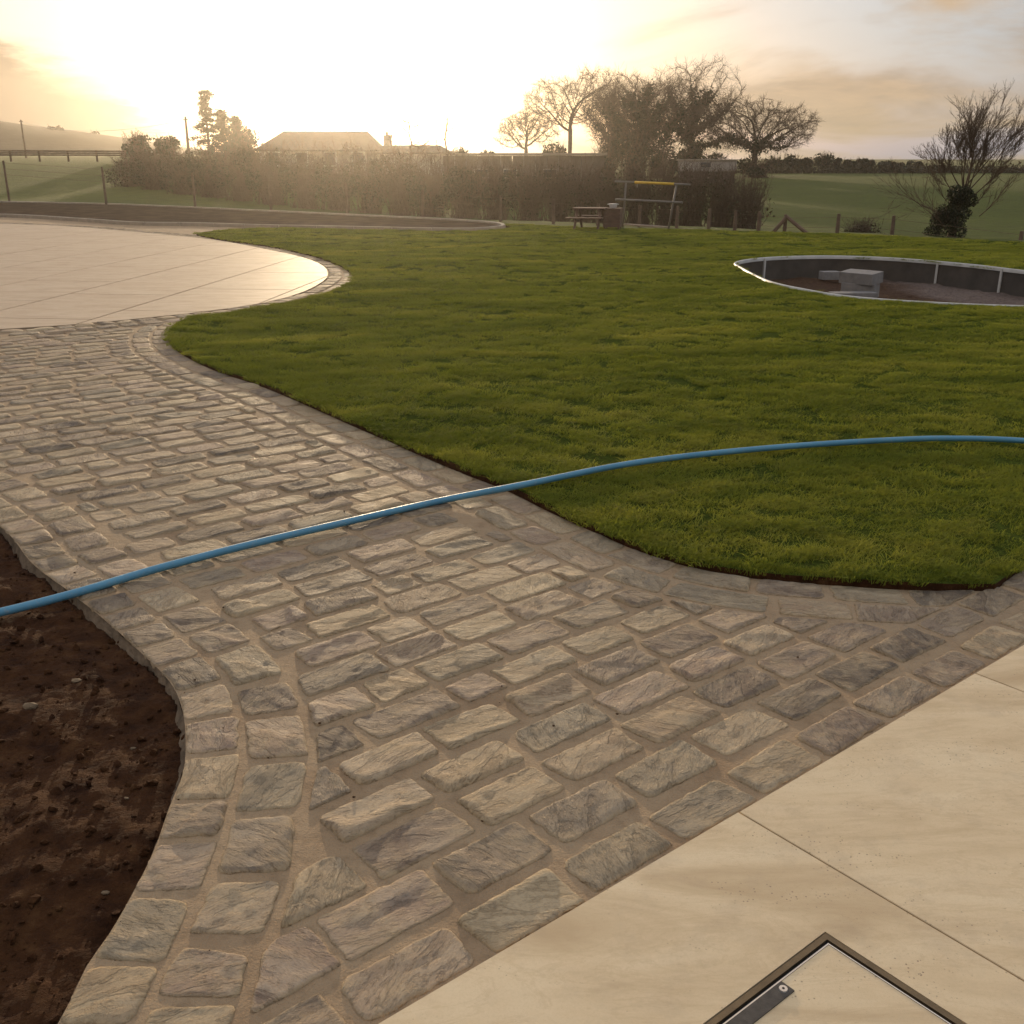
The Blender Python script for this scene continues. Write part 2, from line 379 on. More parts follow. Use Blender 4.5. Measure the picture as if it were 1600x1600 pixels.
# ------------------------------------------------------------------ outlines of the garden, on the ground in metres
LZ = .032
L_edge = spline([(-16, 8.3), (-9.5, 7.9), (-6.0, 7.0), (-3.7, 5.6), (-2.98, 5.05)] + [tuple(G(*q)) for q in
   [(0, 822), (50, 880), (105, 922), (165, 970), (215, 1015), (265, 1065), (285, 1110), (290, 1160), (286, 1207), (265, 1260), (240, 1330), (205, 1400), (170, 1460), (135, 1510), (90, 1600)]] + [(-.92, 1.2), (-1.0, .5), (-1.1, -.6)], .04)
soil_poly = np.vstack([L_edge, [(-16, -.6)]])
patio_poly = spline([tuple(G(*q)) for q in [(0, 516), (130, 507), (260, 495), (400, 477), (470, 459), (505, 441), (513, 430), (506, 417), (480, 405), (430, 393), (330, 375), (200, 362), (100, 354), (0, 350)]] +
   [(-18, 29.5), (-22, 28.5), (-24.5, 23), (-22, 16), (-16, 11.8), (-9.5, 10.2), (-7, 9.95)], .18, True)
R_curve = spline([tuple(G(u, v, LZ)) for u, v in [(300, 494), (275, 505), (262, 520), (275, 542), (330, 571), (420, 602), (560, 662), (700, 722), (790, 757), (860, 791), (930, 822), (1010, 855), (1100, 880), (1200, 895), (1330, 905), (1440, 911), (1555, 912)]], .05)
lawn_loop = np.vstack([R_curve, spline([EN(3.08, .345), EN(6, .345), EN(14, .345), EN(26, .345)], .3)[1:],
   [(24, 15.0), (19, 17.5), (14.5, 19.5)],
   spline([G(1600, 379, LZ), G(1300, 364.5, LZ), G(1100, 359.5, LZ), G(900, 354.5, LZ), (-.1, 27.6), (-.9, 28.6)], .3),
   spline([(-.5, 27.9), (.02, 26.3), (-.5, 24.95), (-1.5, 24.72), (-5.0, 25.75), (-6.1, 25.95), (-7.0, 25.0), (-7.12, 23.9)] + [G(u, v, LZ) for u, v in [(318, 368.5), (360, 376), (420, 384), (470, 394), (520, 409), (546, 424), (552, 435), (530, 450), (480, 464), (400, 480), (330, 490)]], .1)])
def E_ell(cx, cy, a, b, rot, n=72):
    t = np.linspace(0, 2 * math.pi, n, endpoint=False); x = a * np.cos(t); y = b * np.sin(t)
    return np.stack([cx + x * math.cos(rot) - y * math.sin(rot), cy + x * math.sin(rot) + y * math.cos(rot)], 1)
pond_loop = spline([G(1148, 415), G(1158, 424), G(1200, 445), G(1260, 459), G(1330, 470), G(1450, 479), G(1600, 485), (7.0, 11.7), (8.1, 12.7), (8.3, 14.0), G(1600, 428), (7.2, 16.5), G(1400, 408), (5.6, 17.95), G(1240, 405), G(1180, 408.5)], .12, True)
bed_loop = spline([G(*q) for q in [(0, 318), (180, 322), (400, 332), (560, 340), (700, 347), (768, 352), (787, 357), (760, 361), (700, 362.5), (480, 358), (420, 357), (310, 353.5), (210, 352), (130, 346.5), (0, 339)]] + [(-22, 34), (-30, 38.5), (-36, 46), (-34, 49), (-27, 45)], .3, True)
garden = np.array([(-45, -12), (30, -12), (30, 13), (24, 15.4), (14.6, 20.0), tuple(G(1600, 378)), tuple(G(1300, 364)), tuple(G(1100, 359)), tuple(G(900, 354)), (-.1, 27.8), (-1.5, 29.6), (-8, 34.9), (-14.5, 39.7), (-20, 42.2), (-27, 45.6), (-36, 50), (-45, 50)])

# ------------------------------------------------------------------ terrain beyond the garden
FA = np.array((-19.7, 42.3)); FD = np.array((28.9, -18.3)); FD /= np.linalg.norm(FD); FN = np.array((-FD[1], FD[0]))
def TER(x, y):
    x = np.asarray(x, float); y = np.asarray(y, float)
    s = (x - FA[0]) * FN[0] + (y - FA[1]) * FN[1]
    right = -.75 * sm(s, .3, 5) + .85 * sm(s, 12, 90) + .0028 * np.maximum(s - 90, 0)
    left = -.1 * sm(s, .3, 4) + 1.55 * sm(s, 3, 32) + .012 * np.maximum(s - 32, 0)
    w = sm(-x, 4, 22)
    return (right * (1 - w) + left * w) * sm(s, 0, .5) - .02
def terrain():
    pts = []
    for lo, hi, st in ((0, 60, 1.6), (60, 150, 5), (150, 460, 14)):
        for y in np.arange(-30 if lo == 0 else lo, hi, st):
            X = max(70, y * .9 + 60)
            for x in np.arange(-X, X, st): pts.append((x + RNG.uniform(-.2, .2) * st, y + RNG.uniform(-.2, .2) * st))
    pts = np.array(pts); pts = pts[~inside(pts, garden)]
    gl = []
    for a, b in zip(garden, np.roll(garden, -1, 0)):
        k = max(1, int(np.linalg.norm(b - a) / 1.5)); gl += [a + (b - a) * i / k for i in range(k)]
    outer = [(-500, -60), (500, -60), (500, 470), (-500, 470)]
    vs, fs = cdt(outer, pts, [gl]); z = TER(vs[:, 0], vs[:, 1])
    o = link('ground', npmesh('ground', np.column_stack([vs, z]), fs), MAT['field'], smooth=True)
    tag(o, 'green pasture rising gently behind the garden fence', 'field', kind='structure')
terrain()
def hill(name, label, P, depth, mat):
    V = []; m = len(P)
    for k, s in enumerate((0, .35, .7, 1.0, 1.3)):
        for i, (u, v, Y) in enumerate(P):
            t = AT(u, v, Y); zt = t.z * math.sin(min(s, 1.0) * math.pi / 2) - 3 * (s == 0) + .02 * Y * 0 + (ns(i * .5, k * .9, 3) * 1.2 if 0 < k < 3 else 0)
            sc = (Y - depth * (1 - s)) / Y; V.append((t.x * sc, Y * sc, zt))
    Fc = [(k * m + i, k * m + i + 1, (k + 1) * m + i + 1, (k + 1) * m + i) for k in range(4) for i in range(m - 1)]
    return tag(link(name, mesh(name, V, Fc), mat, smooth=True), label, 'hill', kind='structure')
MAT['hill'] = simple('brown_winter_hillside', (.035, .027, .013), .95, .3, .06, .1, bd=.3)
hill('hill', 'dark low hill sloping down from under the cloud bank', [(-420, 176, 330), (-200, 180, 330), (0, 189, 330), (60, 198, 330), (130, 206, 330), (200, 216, 330), (280, 229, 330), (360, 240, 330)], 110, MAT['hill'])
hill('distant_hill', 'faint distant ridge behind the hedgerow and the bare tree', [(1150, 256, 400), (1300, 258, 400), (1400, 264, 400), (1480, 261, 400), (1540, 260, 400), (1620, 263, 400), (1800, 255, 400), (2200, 258, 400)], 100, MAT['field'])

# ------------------------------------------------------------------ stones
def stone(poly, h, N=26, rings=(0, .12, .30, .60), seed=0.0, tint=None, rough=.004, z0=0.0, sharp=False):
    P = np.array(poly); c = P.mean(0)
    d = np.linalg.norm(np.roll(P, -1, 0) - P, axis=1); per = d.sum()
    # principal axis of the stone
    X = P - c; w, ev = np.linalg.eigh(X.T @ X); ax = ev[:, 1]; pr = X @ ax; pw = np.abs(X @ ev[:, 0]).max(); half = max(0, np.abs(pr).max() - pw)
    # corners cut round, then resampled
    r = min(.019, d.min() * .3) * (.4 if sharp else random.uniform(.6, 1.25)); Q = []
    for i in range(len(P)):
        p, a, b = P[i], P[i - 1], P[(i + 1) % len(P)]
        ua = (a - p) / (np.linalg.norm(a - p) + 1e-9); ub = (b - p) / (np.linalg.norm(b - p) + 1e-9)
        rr = min(r * random.uniform(.6, 1.5), np.linalg.norm(a - p) * .42, np.linalg.norm(b - p) * .42)
        Q += [p + ua * rr, p + (ua + ub) * rr * .27, p + ub * rr]
    Q = np.array(Q); dd = np.linalg.norm(np.roll(Q, -1, 0) - Q, axis=1); cum = np.concatenate([[0], np.cumsum(dd)]); Q2 = np.vstack([Q, Q[:1]])
    tt = np.linspace(0, cum[-1], N, endpoint=False); out = np.stack([np.interp(tt, cum, Q2[:, k]) for k in (0, 1)], 1)
    for i in range(N):
        o = out[i]; dv = (c - o) / (np.linalg.norm(c - o) + 1e-9)
        out[i] = o + dv * (ns(o[0] * 26 + seed, o[1] * 26) * .0065 + ns(o[0] * 70 + seed, o[1] * 70, 5) * .0032 + .001)
    med = c + np.outer(np.clip((out - c) @ ax, -half, half), ax)
    V = []; ed = []
    # riven top: tilted plane with one or two ledges
    ta = random.uniform(0, 6.28); tv = np.array((math.cos(ta), math.sin(ta))) * random.uniform(.0, .035); la = random.uniform(0, 6.28); lv = np.array((math.cos(la), math.sin(la))); lo = random.uniform(-.03, .05); lh = random.choice((0, .003, .005, .008, -.006, -.004)); lw = random.uniform(90, 320)
    def top(p):
        q = p - c; s = float(q @ lv) - lo + ns(p[0] * 14 + seed, p[1] * 14, 9) * .03
        return float(tv @ q) + ns(p[0] * 9 + seed, p[1] * 9) * rough * 1.1 + ns(p[0] * 28 + seed, p[1] * 28, 2) * rough * .6 + lh * (0.5 + 0.5 * math.tanh(s * lw))
    prof = [(-.0, -.022, 1.0)] + [(t, None, 0) for t in rings]
    for t, zz, _ in prof:
        for i in range(N):
            p = out[i] + (med[i] - out[i]) * t
            if zz is not None: z = zz; e = 1.0
            elif t == 0: z = .0015; e = 1.0
            else:
                k = 1 - math.exp(-t * 26.0); z = h * k + top(p) * min(1, t * 5); e = max(0, 1 - t * 3.4)
                z = max(z, .0025)
            V.append((p[0], p[1], z + z0)); ed.append(e)
    nr = len(prof); Fc = [(k * N + i, k * N + (i + 1) % N, (k + 1) * N + (i + 1) % N, (k + 1) * N + i) for k in range(nr - 1) for i in range(N)]
    # crown strip: one vertex row on the medial segment
    b = (nr - 1) * N; m0 = len(V); K = 3 if half > .01 else 1
    ms = [c + ax * half * s for s in ((-1, 0, 1) if K == 3 else (0,))]
    for p in ms: V.append((p[0], p[1], z0 + h * 1.02 + top(p))); ed.append(0)
    near = [int(np.argmin([np.linalg.norm(out[i] * .4 + med[i] * .6 - q) for q in ms])) for i in range(N)]
    for i in range(N):
        j = (i + 1) % N
        if near[i] == near[j]: Fc.append((b + i, b + j, m0 + near[i]))
        else: Fc.append((b + i, b + j, m0 + near[j], m0 + near[i]))
    V = np.array(V); rot = random.uniform(0, 6.28) if random.random() < .5 else math.atan2(ax[1], ax[0]) + random.uniform(-.5, .5)
    lc = np.stack([(V[:, 0] - c[0]) * math.cos(rot) + (V[:, 1] - c[1]) * math.sin(rot), -(V[:, 0] - c[0]) * math.sin(rot) + (V[:, 1] - c[1]) * math.cos(rot), V[:, 2] - z0], 1) + np.array((seed * 3.1 % 50, seed * 1.7 % 50, seed % 20))
    return V, Fc, lc, np.array(ed), (random.random() if tint is None else tint)
def stone_mesh(name, items):
    VV = []; FF = []; LC = []; ED = []; TI = []; b = 0
    for V, Fc, lc, ed, ti in items:
        VV.append(V); FF += [tuple(b + i for i in f) for f in Fc]; LC.append(lc); ED.append(ed); TI.append(np.full(len(V), ti)); b += len(V)
    me = mesh(name, np.vstack(VV), FF)
    me.attributes.new('loc', 'FLOAT_VECTOR', 'POINT').data.foreach_set('vector', np.vstack(LC).astype('f').ravel())
    me.attributes.new('edge', 'FLOAT', 'POINT').data.foreach_set('value', np.concatenate(ED).astype('f'))
    me.attributes.new('tint', 'FLOAT', 'POINT').data.foreach_set('value', np.concatenate(TI).astype('f'))
    return me
def clip_region(poly, regions):
    """poly kept outside each (outline, margin)."""
    for rp, mg in regions:
        P = np.array(poly); c = P.mean(0); rad = np.linalg.norm(P - c, axis=1).max(); d, q = sdist(c, rp)
        if d > mg + rad + .02: continue
        if d < mg - rad: return None
        nrm = (c - q) / (abs(d) + 1e-9) * (1 if d > 0 else -1)
        poly = clip_half(list(P), q, nrm, mg)
        if len(poly) < 3: return None
    return poly
def sizepx(poly):
    P = np.array(poly); c = P.mean(0); q = PROJ((c[0], c[1], 0))
    if q is None or not (-60 < q[0] < 1660 and -60 < q[1] < 1680): return 0
    pr = [PROJ((p[0], p[1], 0)) for p in P]
    return 0 if any(k is None for k in pr) else area(pr)
def course(curve, d0, d1, lmin, lmax, side, joint=.014, start=0.0):
    """stones along a curve between two offsets; side = +1 left of travel, -1 right."""
    t = np.gradient(curve, axis=0); t /= np.linalg.norm(t, axis=1)[:, None]; nn = np.stack([-t[:, 1], t[:, 0]], 1) * side
    s = np.concatenate([[0], np.cumsum(np.linalg.norm(np.diff(curve, axis=0), axis=1))]); pos = start; res = []
    def at(x, d): return np.array([np.interp(x, s, curve[:, k] + nn[:, k] * d) for k in (0, 1)])
    while pos < s[-1] - lmin:
        L = random.uniform(lmin, lmax); a, b = pos + joint, min(pos + L, s[-1]) - joint; m = (a + b) / 2; sk = random.uniform(-.012, .012)
        j0, j1 = random.uniform(-.005, .005), random.uniform(-.008, .008)
        q = [at(a, d0 + j0 * .4), at(m, d0), at(b, d0 - j0 * .4), at(b + sk, d1 + j1), at(m, d1), at(a + sk, d1 - j1)]
        if area(q) > .003: res.append(q)
        pos += L
    return res
path = empty('cobbled_path'); tag(path, 'curving path of riven sandstone cobbles set in sandy mortar', 'path', kind='structure')
# mortar bed with a shallow dished surface
mort_loop = np.vstack([L_edge[:-1], [EN(-1.6, -.01)], [EN(26, -.01)], [EN(26, .8)], [EN(5, .9)], [(2.2, 6.0), (2.6, 10.0), (.5, 14), (-1.0, 22), (-1.5, 25.4), (-5.2, 27), (-8, 28.5), (-12.5, 30.5), (-18, 33.4), (-28, 36), (-32, 26), (-30, 12), (-22, 9)]])
vs, fs = cdt(mort_loop, [])
link('mortar_bed', npmesh('mortar_bed', np.column_stack([vs, np.zeros(len(vs))]), fs), MAT['mortar'], path)
# haunching down to the flower bed
V = []; Fc = []; tn = np.gradient(L_edge, axis=0); tn /= np.linalg.norm(tn, axis=1)[:, None]; lft = np.stack([tn[:, 1], -tn[:, 0]], 1)
for i, p in enumerate(L_edge):
    w = .012 + .02 * ns(p[0] * 5, p[1] * 5) + .075 * max(0, 1 - abs(p[1] - 2.5) / .4)
    for k, (o, z) in enumerate(((0, -.0015), (.006, -.020), (.012 + w * .3, -.048), (.02 + w, -.085))):
        V.append((*(p + lft[i] * (o + .012 * ns(p[0] * 22, p[1] * 22, k))), z + (.008 * ns(p[0] * 17, p[1] * 17, k + 4) if k else 0)))
m = len(L_edge); Fc = [(i * 4 + k, i * 4 + k + 1, i * 4 + k + 5, i * 4 + k + 4) for i in range(m - 1) for k in range(3)]
MAT['haunch'] = simple('grimy_mortar_haunch', (.15, .105, .065), .95, .5, 14, .1, bd=.012)
link('mortar_haunch', mesh('mortar_haunch', V, Fc), MAT['haunch'], path, True)
lawn_c = np.vstack([R_curve, [(-1.2, 26), (-3, 20)]])
RL = len(R_curve)
edging = []
Lc = L_edge[::-1]                 # travelling up the picture, path on the right-hand side
for d0, d1, lo, hi, st in ((.002, .150, .165, .225, .05), (.172, .338, .175, .25, .13)):
    for q in course(Lc, d0, d1, lo, hi, -1, .011 if d0 < .1 else .016, st):
        q = clip_half(q, EN(0, 0), NV, .012)
        if len(q) >= 3 and area(q) > .006: edging.append(q)
ring_reg = [(patio_poly, .44)]
for d0, d1, lo, hi, st in ((.004, .150, .22, .36, 0), (.172, .325, .22, .36, .14)):
    for q in course(R_curve, d0, d1, lo, hi, -1, .014, st):
        q = clip_half(q, EN(0, 0), NV, .345); q = clip_region(q, ring_reg) if len(q) >= 3 else None
        if q is not None and len(q) >= 3 and area(q) > .006: edging.append(q)
field = []
lawn_big = lawn_loop
for k in range(0, 62):
    n0 = .014 + .175 * k + random.uniform(-.004, .004); n1 = n0 + .146 + random.uniform(-.010, .006)
    e = -9.0 + (.04 if k % 2 == 0 else -.115) + random.uniform(-.05, .05)
    if k == 0: e = -8.925
    if k == 1: e = -9.125
    if k == 2: e = -8.90
    while e < (14 if k < 2 else 8):
        Lg = random.uniform(.275, .335) if k > 2 else random.uniform(.295, .315); a, b = e + .0145, e + Lg - .0145; e += Lg
        if random.random() < .08 and k > 3: b = a + (b - a) * .62; e -= Lg * .36
        j = lambda s=.007: random.uniform(-s, s)
        q = [EN(a + j(.01), n0 + j()), EN(b + j(.01), n0 + j()), EN(b + j(.01), n1 + j()), EN(a + j(.01), n1 + j())]
        c = np.mean(q, 0)
        if c[1] < 1.0 or c[0] < -14: continue
        reg = [(soil_poly, .365)]
        if k >= 2: reg.append((lawn_big, .352))
        if k > 30: reg.append((patio_poly, .46))
        q = clip_region(q, reg)
        if q is not None and len(q) >= 3 and area(q) > .0075: field.append(q)
field.sort(key=sizepx, reverse=True)
def make_stones(polys, name, parent, limit, hh, label_rest):
    rest = []
    for i, q in enumerate(polys):
        c = np.mean(q, 0); d = math.hypot(*c); vis = sizepx(q) > 0
        if d < 4.2 and vis: par = dict(N=56, rings=(0, .04, .09, .16, .26, .38, .52, .68, .85))
        elif d < 7: par = dict(N=22, rings=(0, .10, .26, .6))
        else: par = dict(N=12, rings=(0, .15, .5))
        st = stone(q, hh * random.uniform(.75, 1.3), seed=random.uniform(0, 90), **par)
        if i < limit and vis: link(name, stone_mesh(name, [st]), MAT['stone'], parent, True)
        else: rest.append(st)
    if rest:
        o = link(label_rest, stone_mesh(label_rest, rest), MAT['stone'], parent, True); o['kind'] = 'stuff'
make_stones(field, 'cobble', path, 300, .0068, 'far_cobbles')
edging.sort(key=sizepx, reverse=True)
make_stones(edging, 'edging_stone', path, 280, .0062, 'far_edging_stones')

# ------------------------------------------------------------------ terrace and patio slabs
def prism(poly, z0, z1, ch=.003, mb=None):
    P = np.array(poly)
    if ((P[:, 0] * np.roll(P[:, 1], -1) - np.roll(P[:, 0], -1) * P[:, 1]).sum()) < 0: P = P[::-1]
    m = len(P); c = P.mean(0); inn = P + (c - P) / np.linalg.norm(c - P, axis=1)[:, None] * ch * 1.3
    V = [(*p, z0) for p in P] + [(*p, z1 - ch) for p in P] + [(*p, z1) for p in inn]
    Fc = [(k * m + i, k * m + (i + 1) % m, (k + 1) * m + (i + 1) % m, (k + 1) * m + i) for k in (0, 1) for i in range(m)] + [tuple(2 * m + i for i in range(m))]
    mb = mb or MB(); return mb.add(V, Fc)
terr = empty('terrace'); tag(terr, 'smooth cream terrace of large square slabs with thin dark joints', 'terrace', kind='structure')
J = .003; ZT = .011
CE0, CE1, CN0, CN1 = .273, .873, -1.003, -.403
bedp = [EN(-9, -.004), EN(26, -.004), EN(26, -9), EN(-9, -9)]
MAT['joint'] = simple('dark_grout', (.075, .045, .02), .9, .2, 20)
prism(bedp, -.05, -.006).build('joint_bed', MAT['joint'], terr)
for i in range(-3, 12):
    for jn in range(0, 4):
        e0 = -.127 + 1.2 * i + J; e1 = e0 + 1.2 - 2 * J; n1 = -.002 - 1.2 * jn - (J if jn else 0); n0 = -1.2 * (jn + 1) + J
        if i == 0 and jn == 0:
            h = .004; O = [EN(e0, n0), EN(e1, n0), EN(e1, n1), EN(e0, n1)]; I = [EN(CE0 - h, CN0 - h), EN(CE1 + h, CN0 - h), EN(CE1 + h, CN1 + h), EN(CE0 - h, CN1 + h)]
            V = [(*p, ZT) for p in O] + [(*p, ZT) for p in I] + [(*p, -.004) for p in O] + [(*p, -.004) for p in I]
            Fc = [(k, (k + 1) % 4, 4 + (k + 1) % 4, 4 + k) for k in range(4)] + [(8 + k, 8 + (k + 1) % 4, (k + 1) % 4, k) for k in range(4)] + [(4 + k, 4 + (k + 1) % 4, 12 + (k + 1) % 4, 12 + k) for k in range(4)]
            link('slab', mesh('slab', V, Fc), MAT['slab'], terr)
        else: prism([EN(e0, n0), EN(e1, n0), EN(e1, n1), EN(e0, n1)], -.004, ZT + random.uniform(-.0006, .0006), .0015).build('slab', MAT['slab'], terr)
# recessed access cover
ac = empty('access_cover', (*EN((CE0 + CE1) / 2, (CN0 + CN1) / 2), 0)); tag(ac, 'square recessed access cover with bronze frame and slab infill in the terrace', 'access cover')
ac.rotation_euler.z = TH
def frame(mb, s, w, z0, z1):
    o = s / 2; i = o - w
    for cx, cy, dx, dy in ((0, o - w / 2, s, w), (0, -o + w / 2, s, w), (o - w / 2, 0, w, s - 2 * w), (-o + w / 2, 0, w, s - 2 * w)):
        mb.box((cx, cy, (z0 + z1) / 2), (dx, dy, z1 - z0))
    return mb
frame(MB(), .600, .013, -.003, ZT + .0005).build('outer_frame', MAT['bronze'], ac)
frame(MB(), .573, .007, -.004, ZT - .006).build('dark_gap_strip', MAT['darkgap'], ac)  # sunk black strip paints the shade of the open gap round the tray
frame(MB(), .558, .003, -.003, ZT + .0008).build('tray_edge', MAT['steel'], ac)
MB().box((0, 0, .003), (.551, .551, .015)).build('slab_infill', MAT['slab'], ac)
kp = MB().box((-.014, .2585, ZT + .0006), (.25, .033, .004)).build('key_plate', MAT['plate'], ac)
for sx in (.096, -.124):
    bm = MB(); bm.tube([(sx, .2585, ZT + .0020), (sx, .2585, ZT + .0050)], [.0095, .0085], 20); sc_ = bm.build('screw', MAT['steel'], ac)
    MB().tube([(sx, .2585, ZT + .0051), (sx, .2585, ZT + .0054)], .003, 6).build('socket', MAT['darkgap'], sc_)

pat = empty('patio'); tag(pat, 'rounded cream slab patio ringed by a cobble edging', 'patio', kind='structure')
prism(patio_poly, -.004, .004, .001).build('joint_bed', MAT['joint'], pat)
da = math.atan2((965 - 800) / F, math.cos(PITCH) + .344 * math.sin(PITCH)); pu = np.array((math.sin(da), math.cos(da))); pv = np.array((pu[1], -pu[0]))
base = G(400, 478); ccw = patio_poly if ((patio_poly[:, 0] * np.roll(patio_poly[:, 1], -1) - np.roll(patio_poly[:, 0], -1) * patio_poly[:, 1]).sum()) > 0 else patio_poly[::-1]
cc = ccw[::3]
for i in range(-20, 3):
    for j in range(-3, 13):
        a0 = i * 1.34 + .010; a1 = a0 + 1.320; b0 = j * 2.05 + (i % 3) * .68 + .010 - 4; b1 = b0 + 2.030
        q = [base + pv * a + pu * b for a, b in ((a0, b0), (a1, b0), (a1, b1), (a0, b1))]
        for k in range(len(cc)):
            p, p2 = cc[k], cc[(k + 1) % len(cc)]; t = p2 - p; nn = np.array((-t[1], t[0])) / np.linalg.norm(t)
            q = clip_half(q, p, nn, 0.004)
            if len(q) < 3: break
        if len(q) >= 3 and area(q) > .02: prism(q, 0, .013 + random.uniform(-.0008, .0008), .002).build('slab', MAT['slab_far'], pat)
ring = []
rc = np.vstack([ccw, ccw[:1]])
for d0, d1, st in ((.012, .205, 0), (.222, .425, .1)):
    ring += course(rc, d0, d1, .16, .27, -1, .012, st)
ring.sort(key=sizepx, reverse=True)
make_stones(ring, 'edging_stone', pat, 220, .010, 'far_edging_stones')

# ------------------------------------------------------------------ flower bed soil
def soilbed():
    st = .016; X = np.arange(-4.0, -.5, st); Y = np.arange(.9, 5.6, st); nx, ny = len(X), len(Y)
    gx, gy = np.meshgrid(X, Y); pts = np.stack([gx.ravel(), gy.ravel()], 1)
    ins = inside(pts, soil_poly); a = L_edge[::2]
    d = np.sqrt(((pts[:, None, :] - a[None]) ** 2).sum(2)).min(1) if False else np.concatenate([np.sqrt(((c[:, None, :] - a[None]) ** 2).sum(2)).min(1) for c in np.array_split(pts, 60)])
    z = np.full(len(pts), -.15)
    for i, (x, y) in enumerate(pts):
        if ins[i] or d[i] < .15:
            n = ns(x * 3, y * 3) * .028 + ns(x * 11, y * 11, 3) * .016 + abs(ns(x * 27, y * 27, 7)) * .014 + ns(x * 55, y * 55, 2) * .006
            z[i] = -.030 + n * .85 - .010 * math.exp(-d[i] / .08) if ins[i] else -.15
    V = np.column_stack([pts, z]); idx = np.arange(nx * ny).reshape(ny, nx)
    Fc = np.stack([idx[:-1, :-1], idx[:-1, 1:], idx[1:, 1:], idx[1:, :-1]], -1).reshape(-1, 4)
    keep = (ins | (d < .15))[Fc].all(1)
    tag(link('soil_bed', npmesh('soil_bed', V, Fc[keep]), MAT['soil'], smooth=True), 'dark crumbly soil bed beside the curved stone edging', 'soil', kind='structure')
    # clods and grit, one mass
    bm = MB(); ico = bmesh.new(); bmesh.ops.create_icosphere(ico, subdivisions=1, radius=1); iv = [v.co.copy() for v in ico.verts]; ico.verts.index_update(); fi = [[v.index for v in f.verts] for f in ico.faces]; ico.free()
    cand = np.where(ins & (d > .02))[0]
    for k in RNG.choice(cand, 12000):
        p = V[k]; r = .0022 + .015 * random.random() ** 6; M = Matrix.Rotation(random.uniform(0, 6), 3, Vector((random.random(), random.random(), random.random() + .1)).normalized()); s = Vector((1, random.uniform(.6, 1), random.uniform(.45, .8)))
        bm.add([Vector(p) + Vector((0, 0, r * .3)) + M @ Vector((q.x * s.x, q.y * s.y, q.z * s.z)) * r * (1 + .8 * noise.noise(q * 2.1 + Vector((k, 0, 0)))) for q in iv], fi)
    for _ in range(260):
        q = L_edge[random.randrange(110, len(L_edge))] + np.array((abs(random.gauss(0, .09)) + .01, random.gauss(0, .05))) if random.random() < .65 else np.array((random.uniform(-1.5, 2), random.uniform(2.2, 5)))
        if inside(q[None], soil_poly)[0] or inside(q[None], lawn_loop)[0] or float((q - O0) @ NV) < .02: continue
        r = .0014 + .0045 * random.random() ** 4; bm.add([Vector((q[0], q[1], .010 + r * .3)) + Vector((k.x, k.y * .7, k.z * .5)) * r * (1 + .8 * noise.noise(k * 2.1 + Vector((q[0] * 50, 0, 0)))) for k in iv], fi)
    tag(bm.build('soil_clods', MAT['soil'], None, False), 'small clods and crumbs scattered over the dark soil', 'soil', kind='stuff')
    MAT['pebble'] = simple('buff_stone_chip', (.13, .085, .045), .85, .3, 30)
    for (u, v, r, lab) in ((48, 1112, .019, 'buff flat stone chip lying in the dark soil'), (118, 1066, .016, 'grey angular stone half sunk in the dark soil'), (212, 1161, .007, 'tiny pale pebble beside the mortar haunch in the soil'), (200, 1250, .006, 'small white pebble in the soil below the curved edging'), (168, 1394, .008, 'pinkish pebble lying in the soil near the edging')):
        p = G(u, v, -.03); k = np.argmin(((pts - p) ** 2).sum(1)); q0 = V[k]
        s = Vector((1.3, .9, .45)); m = mesh('stone_chip', [Vector(q0) + Vector((0, 0, r * .25)) + Vector((q.x * s.x, q.y * s.y, q.z * s.z)) * r * (1 + .5 * noise.noise(q * 1.7 + Vector((u, 0, 0)))) for q in iv], fi)
        tag(link('stone_chip', m, MAT['pebble']), lab, 'stone')
soilbed()
# rest of the flower bed out of the picture
tag(prism([(-20, -4), (-4.0, -4), (-4.0, 5.4), (-6.2, 6.9), (-9.5, 7.8), (-16, 8.2), (-20, 8.2)], -.3, -.1, .02).build('soil_bed', MAT['soil']), 'dark soil continuing along the flower bed', 'soil', kind='structure')

# ------------------------------------------------------------------ lawn
def lawn_z(x, y):
    d = math.hypot(x, y); return LZ + (.014 * ns(x * .55, y * .55, 1) + .010 * ns(x * 1.7, y * 1.7, 2)) * min(1, max(0, (d - 3.2) / 3)) + .005 * ns(x * 4, y * 4, 6)
SEAMS = [(G(1120, 705, LZ), G(1520, 628, LZ)), (G(1180, 845, LZ), G(1500, 800, LZ)), (G(700, 590, LZ), G(1500, 515, LZ)), (G(930, 680, LZ), G(760, 605, LZ)), (G(560, 500, LZ), G(1250, 560, LZ)), (G(1380, 650, LZ), G(1560, 720, LZ))]
def lawn():
    pts = [(x, y) for y in np.arange(3.6, 29, .33) for x in np.arange(-8, 24, .33)]; pts = np.array(pts) + RNG.uniform(-.08, .08, (len(pts), 2))
    big = pond_loop; k = inside(pts, lawn_loop) & ~inside(pts, big); pts = pts[k]
    pts = np.array([p for p in pts if nearest(p, lawn_loop)[0] is not None])
    vs, fs = cdt(lawn_loop, pts, [pond_loop]); z = np.array([lawn_z(*p) for p in vs])
    V = list(np.column_stack([vs, z])); Fc = [tuple(f) for f in fs]
    for loop in (lawn_loop, pond_loop):
        b = len(V); m = len(loop)
        for p in loop: V.append((p[0], p[1], lawn_z(*p)))
        for p in loop: V.append((p[0], p[1], -.06))
        Fc += [(b + i, b + (i + 1) % m, b + m + (i + 1) % m, b + m + i) for i in range(m)]
    me = mesh('lawn', V, Fc); o = link('lawn', me, MAT['lawn'], smooth=False); me.materials.append(MAT['soil'])
    nf = len(fs)
    for f in list(me.polygons)[nf:]: f.material_index = 1
    tag(o, 'freshly laid lawn of green turf curving along the cobbles', 'lawn', kind='structure')
lawn()
